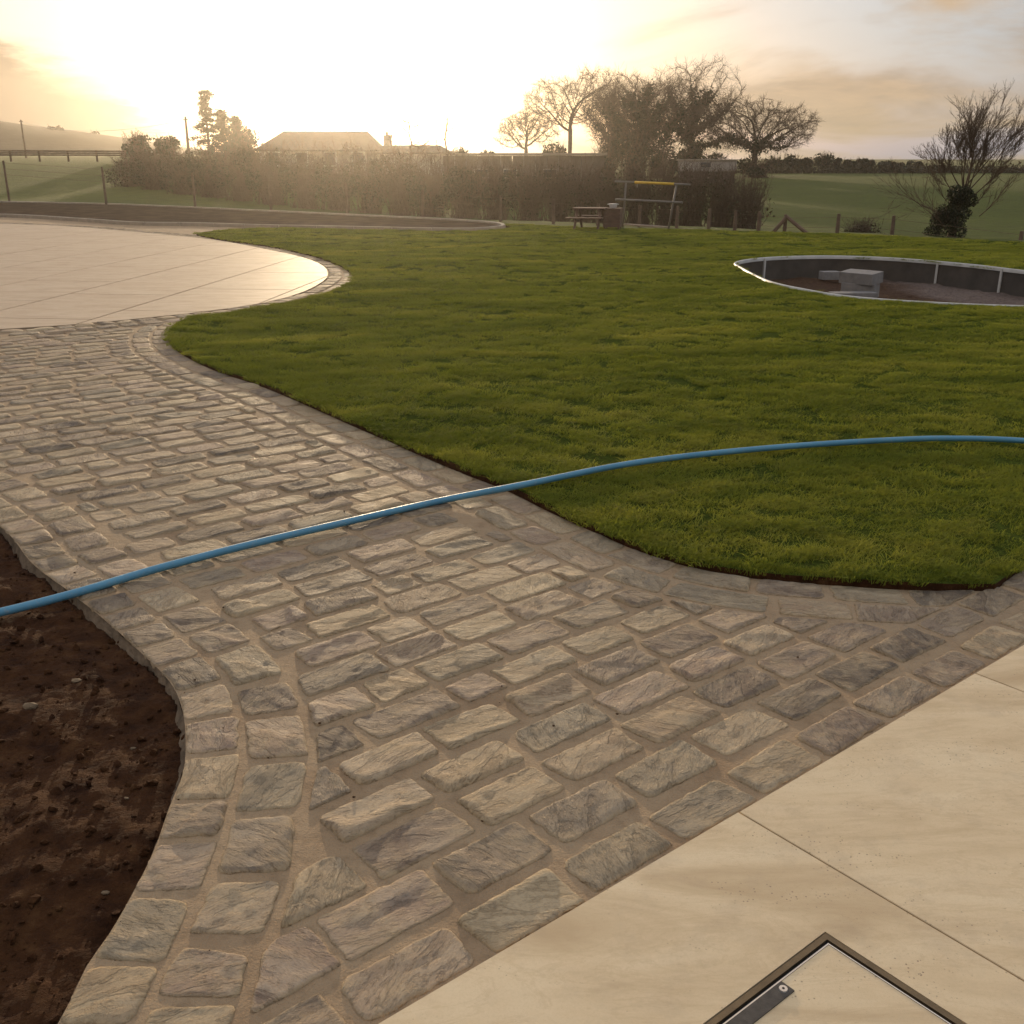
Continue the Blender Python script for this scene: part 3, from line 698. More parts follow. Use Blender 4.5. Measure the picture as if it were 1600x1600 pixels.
def tuft(name, nb, rad, h0, h1):
    V = []; Fc = []
    for _ in range(nb):
        a = random.uniform(0, 6.283); r = rad * math.sqrt(random.random()); x, y = r * math.cos(a), r * math.sin(a)
        h = random.uniform(h0, h1); w = random.uniform(.0011, .0022); la = random.gauss(0, 1.5) - .9; ln = random.uniform(.3, 1.9) * h; wa = random.uniform(0, 3.14)
        dx, dy = math.cos(la), math.sin(la); wx, wy = math.cos(wa) * w, math.sin(wa) * w; b = len(V)
        V += [(x - wx, y - wy, -.004), (x + wx, y + wy, -.004), (x + dx * ln * .35 - wx * .9, y + dy * ln * .35 - wy * .9, h * .62), (x + dx * ln * .35 + wx * .9, y + dy * ln * .35 + wy * .9, h * .62), (x + dx * ln, y + dy * ln, h)]
        Fc += [(b, b + 1, b + 3), (b, b + 3, b + 2), (b + 2, b + 3, b + 4)]
    me = npmesh(name, V, Fc); me.materials.append(MAT['blade']); return bpy.data.objects.new(name, me)
def grass():
    src = bpy.data.collections.new('grass_tufts')
    for i in range(8): src.objects.link(tuft('grass_tuft', 110, .075, .016, .044))
    pts = []; scl = []
    big = [lawn_loop]
    for y0, y1, dens, s in ((3.4, 6, 170, 1.0), (6, 9, 120, 1.15), (9, 14, 75, 1.35), (14, 20, 45, 1.6), (20, 29.5, 30, 1.9)):
        xa, xb = -y1 * .58, y1 * .62; n = int((xb - xa) * (y1 - y0) * dens)
        p = np.stack([RNG.uniform(xa, xb, n), RNG.uniform(y0, y1, n)], 1)
        p = p[inside(p, lawn_loop) & ~inside(p, pond_loop)]
        keep = np.ones(len(p), bool)
        for a, b in SEAMS:
            t = np.clip(((p - a) @ (b - a)) / ((b - a) @ (b - a)), 0, 1); q = a + (b - a) * t[:, None]; d = np.linalg.norm(p - q, axis=1)
            wob = np.array([.5 + .5 * ns(k[0] * 2.2, k[1] * 2.2, 4) for k in p]); keep &= ~((d < .012 + .022 * wob) & (wob > .5) & (t > 0) & (t < 1))
        p = p[keep]
        for k in p:
            q, _ = nearest(k, lawn_loop); dd = np.linalg.norm(q - k)
            if dd < .035 * s: k += (k - q) / (dd + 1e-6) * (.035 * s - dd) * .8
            pts.append((k[0], k[1], lawn_z(*k) - .002)); scl.append(s * random.uniform(.8, 1.2))
    for loop, inner in ((lawn_loop, 1), (pond_loop, -1)):
        for p, p2 in zip(loop, np.roll(loop, -1, 0)):
            L_ = np.linalg.norm(p2 - p); d0 = math.hypot(*p)
            if d0 > 22 or p[1] < 3 or abs(p[0]) > p[1] * .7: continue
            t_ = (p2 - p) / (L_ + 1e-9); nn_ = np.array((-t_[1], t_[0]))
            if inside((p + nn_ * .03)[None], loop)[0] != (inner > 0): nn_ = -nn_
            for _ in range(int(L_ * (48 if d0 < 7 else 20) + random.random())):
                q = p + (p2 - p) * random.random() + nn_ * random.uniform(.02, .06); pts.append((q[0], q[1], lawn_z(*q) - .010)); scl.append(random.uniform(.35, .6))
    me = bpy.data.meshes.new('lawn_grass'); me.vertices.add(len(pts)); me.vertices.foreach_set('co', np.array(pts, 'f').ravel())
    me.attributes.new('sc', 'FLOAT', 'POINT').data.foreach_set('value', np.array(scl, 'f'))
    hs = np.array([(.75 + .7 * (.5 + .5 * ns(p[0] * .8, p[1] * 2.2, 8))) for p in pts]) * .62
    me.attributes.new('hs', 'FLOAT', 'POINT').data.foreach_set('value', hs.astype('f'))
    me.update(); o = link('lawn_grass', me, MAT['blade']); tag(o, 'short green grass blades of the freshly laid lawn', 'grass', kind='stuff')
    ng = bpy.data.node_groups.new('grass_spread', 'GeometryNodeTree'); ng.interface.new_socket('Geometry', in_out='INPUT', socket_type='NodeSocketGeometry'); ng.interface.new_socket('Geometry', in_out='OUTPUT', socket_type='NodeSocketGeometry')
    N = ng.nodes.new; K = ng.links.new
    gi, go, ip, ci = N('NodeGroupInput'), N('NodeGroupOutput'), N('GeometryNodeInstanceOnPoints'), N('GeometryNodeCollectionInfo')
    ci.inputs['Collection'].default_value = src; ci.inputs['Separate Children'].default_value = True; ci.inputs['Reset Children'].default_value = True
    ip.inputs['Pick Instance'].default_value = True
    rv = N('FunctionNodeRandomValue'); rv.data_type = 'FLOAT_VECTOR'; rv.inputs[0].default_value = (-.08, -.08, -.9); rv.inputs[1].default_value = (.08, .08, .9)
    a1, a2, cx = N('GeometryNodeInputNamedAttribute'), N('GeometryNodeInputNamedAttribute'), N('ShaderNodeCombineXYZ')
    for a, nm in ((a1, 'sc'), (a2, 'hs')): a.data_type = 'FLOAT'; a.inputs['Name'].default_value = nm
    K(a1.outputs[0], cx.inputs[0]); K(a1.outputs[0], cx.inputs[1]); K(a2.outputs[0], cx.inputs[2])
    K(gi.outputs[0], ip.inputs['Points']); K(ci.outputs[0], ip.inputs['Instance']); K(rv.outputs[0], ip.inputs['Rotation']); K(cx.outputs[0], ip.inputs['Scale']); K(ip.outputs[0], go.inputs[0])
    md = o.modifiers.new('spread', 'NODES'); md.node_group = ng
grass()

# ------------------------------------------------------------------ pond pit
def pond():
    po = empty('pond', (*pond_loop.mean(0), 0)); c = pond_loop.mean(0); tag(po, 'unfinished kidney shaped pond pit with a pale rim set in the lawn', 'pond')
    P = pond_loop - c; m = len(P); D = .36
    def sheet(o0, o1, prof, name, mat):
        t = np.roll(P, -1, 0) - np.roll(P, 1, 0); t /= np.linalg.norm(t, axis=1)[:, None]; nn = np.stack([-t[:, 1], t[:, 0]], 1)
        if inside((P + nn * .05)[:1], P)[0]: nn = -nn
        V = []; k = len(prof)
        for off, z in prof: V += [(*(P[i] + nn[i] * off), z) for i in range(m)]
        Fc = [(a * m + i, a * m + (i + 1) % m, (a + 1) * m + (i + 1) % m, (a + 1) * m + i) for a in range(k - 1) for i in range(m)]
        return link(name, mesh(name, V, Fc), mat, po, True)
    sheet(0, 0, [(.004, -.05), (.004, .050), (-.004, .056), (-.022, .056), (-.028, .048), (-.028, .0)], 'rim', MAT['rim'])
    sheet(0, 0, [(-.012, .03), (-.014, -.1), (-.018, -D - .05)], 'wall', MAT['pondwall'])
    pts = [(x, y) for x in np.arange(-3.2, 3.2, .09) for y in np.arange(-4, 4, .09)]; pts = np.array(pts); pts = pts[inside(pts, P * .97)]
    vs, fs = cdt(P * .993, pts); z = []
    for x, y in vs:
        fr = -(D - .03) + .05 * ns(x * 2, y * 2, 3) + .045 * abs(ns(x * 6, y * 6)) + .02 * ns(x * 17, y * 17, 8)
        mound = .16 * math.exp(-((x + .9) ** 2 + (y + .4) ** 2) / .8); z.append(fr + mound * (1 + .3 * ns(x * 9, y * 9)))
    me = npmesh('pit_floor', np.column_stack([vs, z]), fs); o = link('pit_floor', me, MAT['pit'], po, True)
    for (u, v) in ((1240, 408), (1424, 413), (1561, 420)):
        p = G(u, v, .04); q, _ = nearest(p, pond_loop); n = (c - q) / np.linalg.norm(c - q); q = q + n * .03
        MB().box((q[0] - c[0], q[1] - c[1], -.155), (.035, .035, .40), math.atan2(n[1], n[0]), None, .004).build('batten', MAT['rim'], po)
    return c
def pit_mat():
    m = MT('pit_floor_earth', .95, .1); p = m.pos(); f = m.noise(p, .8, 4, .6); g = m.noise(p, 22, 6, .7)
    e = m.ramp(g, (.35, (.040, .020, .011)), (.65, (.09, .048, .026))); gr = m.ramp(g, (.35, (.10, .07, .055)), (.65, (.20, .145, .115)))
    sx = m.n('ShaderNodeSeparateXYZ'); m.set(sx.inputs[0], p)
    m.col(m.mix(m.mr(m.math('ADD', sx.outputs[0], m.math('MULTIPLY', f, 1.2)), 6.5, 7.1), e, gr)).bump(g, .05, 1); return m.m
MAT['pit'] = pit_mat()
pc = pond()
bx, by = G(1345, 456, -.1)
def block(c, rz, lab, tilt=0, d=(.44, .215, .14)):
    o = MB().box((0, 0, 0), d, 0, None, .006).build('concrete_block', MAT['block']); o.location = c; o.rotation_euler = (tilt, 0, rz)
    return tag(o, lab, 'block')
block((bx - .17, by - .20, -.135), R(6), 'flat grey concrete block lying in front of the block stack in the pond pit', 0, (.60, .22, .11))
block((bx + .02, by + .10, -.10), R(-35), 'lower grey concrete block of the leaning stack in the pond pit', 0, (.46, .24, .22))
block((bx + .02, by + .12, .085), R(-48), 'topmost grey concrete block of the stack in the pond pit', R(5), (.50, .29, .15))
block((*G(1296, 434, -.25), -.21), R(8), 'lone dark block near the back wall of the pond pit', 0, (.30, .2, .13))

# ------------------------------------------------------------------ blue pipe
pts = []
for (u, v) in [(-160, 992), (0, 957), (120, 926), (250, 887), (400, 848), (560, 811), (700, 780), (820, 757), (1000, 722), (1200, 700), (1400, 687.5), (1500, 685.5), (1600, 689), (1760, 702), (2000, 730)]:
    z = .0165 + .010
    if u >= 820: z = .0165 + LZ + .022
    if u < 60: z = .012 - .02 * (u < 0)
    p = G(u, v, z); pts.append((p[0], p[1], z))
pts = [(-6.5, 2.0, .0), (-4.4, 2.5, .0)] + pts
pp = spline(pts, .06)
pp[:, :2] += np.array([(ns(p[0] * 1.3, p[1] * 1.3, 5) * .010, ns(p[0] * 1.3, p[1] * 1.3, 9) * .010) for p in pp])
tag(MB().tube(pp, .0165, 14).build('water_pipe', MAT['pipe'], None, True), 'long blue plastic water pipe lying across cobbles and lawn', 'pipe')

# ------------------------------------------------------------------ far planting bed with kerb
fb = empty('planting_bed'); tag(fb, 'bare planting bed behind the patio, edged by a low kerb', 'planting bed', kind='structure')
MAT['bedsoil'] = simple('dry_bed_soil', (.075, .052, .034), 1.0, .4, 2, 0.0, bd=.05)
vs, fs = cdt(bed_loop, []); link('bed_soil', npmesh('bed_soil', np.column_stack([vs, np.full(len(vs), .05)]), fs), MAT['bedsoil'], fb)
t = np.roll(bed_loop, -1, 0) - np.roll(bed_loop, 1, 0); t /= np.linalg.norm(t, axis=1)[:, None]; nn = np.stack([-t[:, 1], t[:, 0]], 1)
sgn = -1 if inside((bed_loop + nn * .05)[:1], bed_loop)[0] else 1
# kerb units, each about a metre
s = np.concatenate([[0], np.cumsum(np.linalg.norm(np.diff(np.vstack([bed_loop, bed_loop[:1]]), axis=0), axis=1))]); BL = np.vstack([bed_loop, bed_loop[:1]]); BN = np.vstack([nn, nn[:1]]) * sgn
pos = 0
while pos < s[-1] - .3:
    ks = [pos + .008, pos + .5, min(pos + .992, s[-1])]; V = []
    for kx in ks:
        p = np.array([np.interp(kx, s, BL[:, i]) for i in (0, 1)]); n = np.array([np.interp(kx, s, BN[:, i]) for i in (0, 1)])
        hz = .085
        V += [(*(p - n * .05), -.05), (*(p - n * .05), hz), (*(p - n * .01), hz + .012), (*(p + n * .03), hz + .012), (*(p + n * .05), hz), (*(p + n * .05), -.05)]
    Fc = [(a * 6 + i, a * 6 + i + 1, a * 6 + i + 7, a * 6 + i + 6) for a in range(2) for i in range(5)] + [tuple(range(6))[::-1], tuple(range(12, 18))]
    link('kerb_stone', mesh('kerb_stone', V, Fc), MAT['kerb'], fb); pos += 1.0

# ------------------------------------------------------------------ fences
def fence():
    fo = empty('post_and_wire_fence', (*FA, 0)); tag(fo, 'post and wire fence along the back edge of the garden', 'fence'); base = Vector((*FA, 0)); tops = []
    P = [(-170, 243, 316, 46), (5, 251, 318, 42.6), (159, 261, 323, 39.3), (300, 270, 330, 36.4), (420, 278, 335, 34.6), (540, 287, 340, 32.8), (660, 296, 344, 31.2), (782, 305, 349, 29.4), (865, 312, 353, 28.3), (935, 318, 357, 27.6), (1000, 321, 359, 27.0), (1059, 322, 360, 26.6), (1109, 326, 361, 26.1), (1150, 329, 361, 25.8), (1187, 331, 362, 25.5), (1228, 335, 363, 25.2), (1311, 334, 366, 24.8), (1397, 337, 369, 24.3), (1597, 361, 385, 22.6), (1800, 371, 396, 21.0)]
    for u, v0, v1, Y in P:
        a = AT(u, v0, Y); zb = float(TER(a.x, a.y)) - .15; ln = random.uniform(-.015, .03)
        lo = Vector((a.x, a.y, min(zb, -.2))); MB().tube([lo - base, (lo + a) / 2 - base, a - base], [.048, .045, .040], 9).build('post', MAT['post'], fo); tops.append(a)
    a = tops[15]
    for du, dv in ((1202, 361.5), (1267, 364.5)):
        q = AT(du, dv + 3, 25.3 if du < 1228 else 24.9); MB().tube([a - base + Vector((0, -.09, -.05)), q - base + Vector((0, -.12, -.05))], .045, 8).build('brace', MAT['post'], fo)
    for k, dz in enumerate((.08, .30, .52)):
        MB().tube([t - base + Vector((0, -.06, -dz)) for t in tops], .0035, 4, False).build('wire', MAT['post'], fo)
fence()
def rail_fence():
    fo = empty('rail_fence', tuple(AT(90, 243, 74))); o = Vector(fo.location); tag(fo, 'dark wooden rail fence across the top of the pasture under the hill', 'fence')
    for dv in (0, 3.2, 6.4):
        P = [AT(u, 235.5 + dv + (u * .004), 74) - o for u in (-300, -150, 0, 65, 130, 195)]; MB().tube(P, .055, 6).build('rail', MAT['post'], fo)
    for u in range(-300, 200, 45):
        a = AT(u, 234.5, 74.1) - o; MB().tube([a, Vector((a.x, a.y, a.z - .75))], .07, 6).build('post', MAT['post'], fo)
rail_fence()

# ------------------------------------------------------------------ table, box, frame
def picnic():
    p = G(921, 359.5); o = empty('picnic_table', (*p, LZ), R(-14)); tag(o, 'brown wooden picnic table with attached bench seats at the lawn edge', 'picnic table')
    w = MAT['wood']; L = .78
    for i in range(4): MB().box((0, -.21 + .14 * i, .475), (L, .125, .03), 0, None, .004).build('top_plank', w, o)
    for s in (-1, 1):
        for k in (0, 1): MB().box((-.05 * (s < 0), s * (.44 + .12 * k), .27), (L * 1.15, .105, .03), 0, None, .004).build('seat_plank', w, o)
        for t in (-1, 1): MB().tube([(t * L * .36, s * .5, 0), (t * L * .36, s * .16, .455)], .03, 6).build('leg', w, o)
    for t in (-1, 1):
        MB().box((t * L * .36 + .035, 0, .235), (.03, 1.1, .045)).build('crossbeam', w, o); MB().box((t * L * .36 - .035, 0, .44), (.03, .56, .04)).build('top_batten', w, o)
picnic()
p = G(957, 359.5); bo = empty('wooden_box', (*p, LZ), R(-14)); tag(bo, 'dark slatted wooden box standing beside the picnic table', 'box')
for k in range(5):
    for s in (-1, 1):
        MB().box((0, s * .19, .085 + .082 * k), (.40, .022, .072), 0, None, .003).build('slat', MAT['wood'], bo); MB().box((s * .19, 0, .085 + .082 * k), (.022, .355, .072), 0, None, .003).build('slat', MAT['wood'], bo)
for sx in (-1, 1):
    for sy in (-1, 1): MB().box((sx * .165, sy * .165, .22), (.035, .035, .44)).build('corner_post', MAT['wood'], bo)
MB().box((0, 0, .468), (.42, .42, .022)).build('lid', MAT['wood'], bo)
tb = empty('white_tub', (p[0], p[1], LZ + .479)); tag(tb, 'small white two handled tub on top of the wooden box', 'tub')
MB().tube([(0, 0, 0), (0, 0, .02), (0, 0, .09), (0, 0, .10), (0, 0, .095), (0, 0, .03)], [.07, .085, .10, .105, .09, .07], 14).build('bowl', MAT['white'], tb, True)
for s in (-1, 1): MB().tube([(s * .10, -.025, .09), (s * .13, -.02, .085), (s * .13, .02, .085), (s * .10, .025, .09)], .008, 6).build('handle', MAT['white'], tb)
def play_frame():
    o = empty('play_frame', (*G(1010, 358), 0)); b = Vector(o.location); tag(o, 'metal tube play frame with a yellow top bar behind the picnic table', 'play frame')
    gm = MAT['grey_metal']
    l0, l1 = AT(973, 357, 26.6), AT(978, 286, 26.4); r0, r1 = AT(1044, 362, 25.4), AT(1057, 289, 25.3)
    l0.z = r0.z = 0.0
    for a, c in ((l0, l1), (r0, r1)): MB().tube([a - b, a.lerp(c, .5) - b, c - b], .024, 10).build('post', gm, o, True)
    t0, t1 = AT(961, 283.3, 26.6), AT(1078, 288.6, 25.0)
    for s0, s1, mt, nm, r in ((0, .28, gm, 'top_bar', .022), (.28, .80, MAT['yellow'], 'padded_bar', .03), (.80, 1, gm, 'top_bar', .022)): MB().tube([t0.lerp(t1, s0) - b, t0.lerp(t1, s1) - b], r, 10).build(nm, mt, o, True)
    MB().tube([AT(962, 311.5, 26.6) - b, AT(1066, 316.5, 25.1) - b], .026, 10).build('lower_bar', gm, o, True)
    g0, g1 = l0.copy(), r0.copy(); g0.z = g1.z = LZ + .045; MB().tube([g0 - b, g1 - b], .022, 8).build('ground_bar', MAT['kerb'], o, True)
    MB().tube([AT(996, 287, 26.0) - b, AT(996, 293, 26.0) - b], .012, 6).build('hook', gm, o)
play_frame()

# ------------------------------------------------------------------ trees
def tubes_np(segs, n):
    """segs: array of (p0(3), p1(3), r0, r1) -> verts, quads"""
    S = np.asarray(segs, float); p0, p1, r0, r1 = S[:, :3], S[:, 3:6], S[:, 6], S[:, 7]; t = p1 - p0; t /= np.linalg.norm(t, axis=1)[:, None] + 1e-9
    up = np.where(np.abs(t[:, 2:3]) > .9, np.array([[1., 0, 0]]), np.array([[0, 0, 1.]])); a = np.cross(t, up); a /= np.linalg.norm(a, axis=1)[:, None] + 1e-9; b = np.cross(t, a)
    V = []
    for P, r in ((p0, r0), (p1, r1)):
        for k in range(n): V.append(P + (a * math.cos(6.2832 * k / n) + b * math.sin(6.2832 * k / n)) * r[:, None])
    V = np.stack(V, 1); m = len(S); base = np.arange(m)[:, None] * 2 * n
    Fc = np.concatenate([base + np.array([[k, (k + 1) % n, n + (k + 1) % n, n + k]]) for k in range(n)], 0)
    return V.reshape(-1, 3), Fc
def colonize(trunk, att, step, kill, infl, rng, iters=90):
    nodes = [np.array(p, float) for p in trunk]; par = [-1] + list(range(len(trunk) - 1)); att = np.array(att)
    nd = np.array(nodes); dist = np.full(len(att), 1e9); ni = np.zeros(len(att), int)
    def upd(new, i0):
        nonlocal dist, ni
        d = np.linalg.norm(att[:, None] - new[None], axis=2); k = d.argmin(1); dm = d[np.arange(len(att)), k]; c = dm < dist; dist = np.where(c, dm, dist); ni = np.where(c, k + i0, ni)
    upd(nd, 0)
    for _ in range(iters):
        ok = dist < infl
        if not ok.any(): break
        idx = ni[ok]; dirs = att[ok] - nd[idx]; dirs /= np.linalg.norm(dirs, axis=1)[:, None] + 1e-9
        u, inv = np.unique(idx, return_inverse=True); sm_ = np.zeros((len(u), 3)); np.add.at(sm_, inv, dirs)
        sm_ += rng.normal(0, .35, sm_.shape); sm_ /= np.linalg.norm(sm_, axis=1)[:, None] + 1e-9
        new = nd[u] + sm_ * step; i0 = len(nd); par += list(u); nd = np.vstack([nd, new])
        upd(new, i0); k = dist > kill
        att, dist, ni = att[k], dist[k], ni[k]
        if len(att) == 0: break
    return nd, np.array(par)
def skeleton(nd, par, tip, expo=2.05):
    m = len(nd); w = np.zeros(m); ch = np.zeros(m, int)
    for i in range(m - 1, 0, -1):
        if w[i] == 0: w[i] = 1
        w[par[i]] += w[i]; ch[par[i]] += 1
    w[0] = max(w[0], 1); return tip * w ** (1 / expo), ch
def leafcards(P, size, rng, flat=.0):
    m = len(P); a = rng.normal(size=(m, 3)); a /= np.linalg.norm(a, axis=1)[:, None]; b = rng.normal(size=(m, 3)); b = np.cross(a, b); b /= np.linalg.norm(b, axis=1)[:, None] + 1e-9
    if flat: a[:, 2] *= 1 - flat; b[:, 2] *= 1 - flat
    s = (size * rng.uniform(.6, 1.4, m))[:, None]; V = np.stack([P - a * s, P + b * s * .6, P + a * s, P - b * s * .6], 1).reshape(-1, 3); Fc = np.arange(m * 4).reshape(m, 4); return V, Fc
def bare_tree(name, label, root, height, crown, seed, tipr=.02, natt=700, step=None, ivy=0, trunk_frac=.28, twigs=4, group=None, twl=None, lobes=None, ivycrown=0, cat='tree', tw_up=.15, ivyr=3.0):
    """crown = (rx, ry, rz, cz) ellipsoid in metres above the root, hollow towards its underside"""
    rng = np.random.default_rng(seed); root = Vector(root); o = empty(name, tuple(root)); tag(o, label, cat, group)
    rx, ry, rz, cz = crown; step = step or height * .027; A = []
    lob = lobes or [(0, 0, 0, 1)]
    while len(A) < natt:
        q = rng.normal(size=3); q /= np.linalg.norm(q); q *= rng.uniform(.5, 1) ** .5
        lx, ly, lz, ls = lob[rng.integers(len(lob))]
        p = np.array((q[0] * rx * ls + lx, q[1] * ry * ls + ly, q[2] * rz * ls + cz + lz))
        if p[2] < height * .12: continue
        A.append(p)
    tk = [(0.02 * height * ns(i * .8, seed), .02 * height * ns(i * .8, seed, 7), height * trunk_frac * i / 5) for i in range(6)]
    tk[0] = (0, 0, -.3)
    nd, par = colonize(tk, A, step, step * 1.5, height * .9, rng)
    rad, ch = skeleton(nd, par, tipr); seg = []; thin = []
    for i in range(1, len(nd)):
        q = (*nd[par[i]], *nd[i], min(rad[par[i]], rad[i] * 1.5), rad[i]); (seg if rad[i] > tipr * 2.6 else thin).append(q)
    # fine twigs
    twl = twl or height * .075; tips = [i for i in range(6, len(nd)) if rad[i] < tipr * 2.4]
    for i in tips:
        d = nd[i] - nd[par[i]]; d /= np.linalg.norm(d) + 1e-9
        for _ in range(twigs):
            v = d + rng.normal(0, .55, 3) + np.array((0, 0, tw_up)); v /= np.linalg.norm(v); L = twl * rng.uniform(.5, 1.3); a = nd[i]; mid = a + v * L * .5; v2 = v + rng.normal(0, .25, 3) + np.array((0, 0, tw_up)); e = mid + v2 / np.linalg.norm(v2) * L * .5
            thin.append((*a, *mid, tipr * .62, tipr * .5)); thin.append((*mid, *e, tipr * .5, tipr * .3))
            for _k in range(1):
                v3 = v + rng.normal(0, .6, 3); v3 /= np.linalg.norm(v3); thin.append((*mid, *(mid + v3 * L * .45), tipr * .42, tipr * .25))
    V, Fc = tubes_np(seg, 6); link('trunk', npmesh('trunk', V, Fc), MAT['bark'], o, True)
    V, Fc = tubes_np(thin, 3); link('crown', npmesh('crown', V, Fc), MAT['twig'], o, True)
    if ivy:
        P = []; w = []; big = [i for i in range(1, len(nd)) if rad[i] > tipr * ivyr and nd[i][2] < height * ivycrown]
        while len(P) < ivy and big:
            i = big[rng.integers(len(big))]; j = par[i]; t = rng.random(); c = nd[j] * (1 - t) + nd[i] * t; off = rng.normal(size=3); off /= np.linalg.norm(off)
            P.append(c + off * (rad[i] + abs(rng.normal(0, height * .034))))
        V, Fc = leafcards(np.array(P), height * .0125, rng); link('ivy', npmesh('ivy', V, Fc), MAT['ivy'], o)
    return o
def root_at(u, Y, dz=0.0):
    a = AT(u, 260, Y); return Vector((a.x, Y, float(TER(a.x, Y)) + dz))
def span(px, Y): return px * Y / F * math.cos(PITCH)
def top_h(u, v, Y): return AT(u, v, Y).z - root_at(u, Y).z
OG = 'bare trees of the copse behind the garden'
def oak(u, v, Y, wpx, seed, label, natt=600, name='bare_oak_tree', under=.30, **k):
    h = top_h(u, v, Y) * 1.12; rx = span(wpx / 2, Y) * 1.2; rz = h * (1 - under) / 2; k.setdefault('tipr', .0155)
    rl = np.random.default_rng(seed + 500); k.setdefault('lobes', [(0, 0, 0, .86)] + [(rx * .42 * math.cos(a), rx * .36 * math.sin(a), rz * rl.uniform(-.32, .36), rl.uniform(.42, .60)) for a in np.arange(0, 6.28, .9) + rl.uniform(0, .9)])
    return bare_tree(name, label, root_at(u, Y), h, (rx * .94, rx * .8, rz * .93, h * (1 + under) / 2 - h * .035), seed, natt=natt, **k)
oak(822, 170, 112, 96, 11, 'small bare tree at the end of the copse beside the sheds', 700, 'bare_tree', .35, trunk_frac=.3, tipr=.016)
oak(890, 112, 110, 158, 12, 'bare oak with a wide open dome crown rising above the shed roof', 1000, under=.36, trunk_frac=.40)
oak(955, 116, 124, 104, 13, 'half hidden bare tree between the open oak and the ivy covered oak', 1000, 'bare_tree', .2, trunk_frac=.3, ivy=3000, ivycrown=.75, ivyr=1.9)
oak(1004, 98, 108, 168, 14, 'massive dark oak smothered in ivy in the middle of the copse', 1200, under=.0, trunk_frac=.25, ivy=11000, ivycrown=.9, ivyr=2.3)
oak(1078, 84, 112, 140, 15, 'tall bare topped oak with ivy on its trunk, tallest of the copse', 1000, under=.02, trunk_frac=.35, ivy=6000, ivycrown=.66, ivyr=2.5)
oak(1178, 145, 106, 200, 16, 'broad spreading bare oak at the open field end of the copse', 1050, under=.14, trunk_frac=.18, ivy=2600, ivycrown=.45)
# tree by the fence with the ivy clad foot
def fence_tree():
    Y = 24.4; r = root_at(1500, Y); o = empty('bare_tree', tuple(r)); tag(o, 'bare twiggy tree with an ivy covered foot by the wire fence', 'tree'); rng = np.random.default_rng(5)
    stem = []; tw = []
    def shoot(p, d, L, rad, lev, out):
        n = 5 if lev < 2 else 3; q = np.array(p, float); d = np.array(d, float); pts_ = [q]
        for k in range(n):
            d = d + rng.normal(0, .075, 3) + np.array((0, 0, .05)); d /= np.linalg.norm(d); q2 = q + d * L / n; r0 = rad * (1 - k / n * .8); r1 = rad * (1 - (k + 1) / n * .8); (stem if lev == 0 else tw).append((*q, *q2, r0, r1))
            if lev < 3 and k >= (1 if lev == 0 else 0):
                for _ in range((2, 3, 2)[lev]):
                    v = d + rng.normal(0, .36, 3); v[2] += .12; v /= np.linalg.norm(v); shoot(q2, v, L * rng.uniform(.32, .52), r1 * .62, lev + 1, out)
            q = q2
    fork = np.array((.16, 0, .95)); stem.append((0, 0, -.2, .08, .02, .5, .10, .085)); stem.append((.08, .02, .5, *fork, .085, .07))
    for u, v in ((1432, 225), (1448, 205), (1470, 186), (1500, 168), (1530, 156), (1560, 150), (1590, 152), (1612, 172), (1625, 200), (1620, 232), (1545, 190)):
        e = np.array(AT(u, v, Y + rng.uniform(-.7, .7)) - r); b = fork + rng.normal(0, .05, 3) + np.array((0, 0, rng.uniform(-.25, .1))); d = e - b; L = np.linalg.norm(d); shoot(b, d / L, L * .64, .018, 0, None)
    V, Fc = tubes_np(stem, 6); link('trunk', npmesh('trunk', V, Fc), MAT['bark'], o, True); V, Fc = tubes_np([(*k[:6], max(k[6] * .8, .0032), max(k[7] * .8, .0018)) for k in tw], 3); link('crown', npmesh('crown', V, Fc), MAT['twig'], o, True)
    P = []
    cl = [(rng.uniform(-.40, .32), rng.normal(0, .16), rng.uniform(0, .55), rng.uniform(.16, .26)) for _ in range(14)] + [(.04 + rng.normal(0, .13), rng.normal(0, .12), rng.uniform(.35, 1.0), rng.uniform(.14, .2)) for _ in range(14)]
    while len(P) < 9500:
        cx, cy, cz, cr = cl[rng.integers(len(cl))]; q = rng.normal(size=3); q /= np.linalg.norm(q); q *= cr * rng.uniform(.3, 1.05) ** .5; p = (cx + q[0], cy + q[1], cz + q[2]); P.append((p[0], p[1], max(p[2], -.15)))
    V, Fc = leafcards(np.array(P), .024, rng); link('ivy', npmesh('ivy', V, Fc), MAT['ivy'], o)
    for (u0, v0, u1, v1) in ((1495, 372, 1420, 322), (1490, 345, 1408, 312), (1480, 315, 1445, 283), (1530, 338, 1590, 300), (1520, 322, 1555, 290)):
        tw.clear(); stem.clear(); a, b = np.array(AT(u0, v0, Y) - r), np.array(AT(u1, v1, Y - .4) - r); L = np.linalg.norm(b - a); shoot(a, (b - a) / L, L, .011, 1, None)
        V, Fc = tubes_np([(*k[:6], max(k[6], .003), max(k[7], .002)) for k in stem + tw], 4); link('low_branch', npmesh('low_branch', V, Fc), MAT['twig'], o, True)
fence_tree()
# saplings on the skyline
bare_tree('bare_sapling', 'thin bare sapling with upright twigs behind the long shed roof', root_at(642, 70), top_h(642, 172, 70), (1.5, 1.2, 1.9, top_h(642, 172, 70) - 2.0), 41, tipr=.017, natt=60, trunk_frac=.45, twigs=2, twl=.6)
bare_tree('bare_sapling', 'thin bare forked sapling beside the end of the long shed roof', root_at(700, 70), top_h(705, 168, 70), (.9, .9, 1.9, top_h(705, 168, 70) - 2.1), 42, tipr=.017, natt=40, trunk_frac=.45, twigs=1, twl=.6)
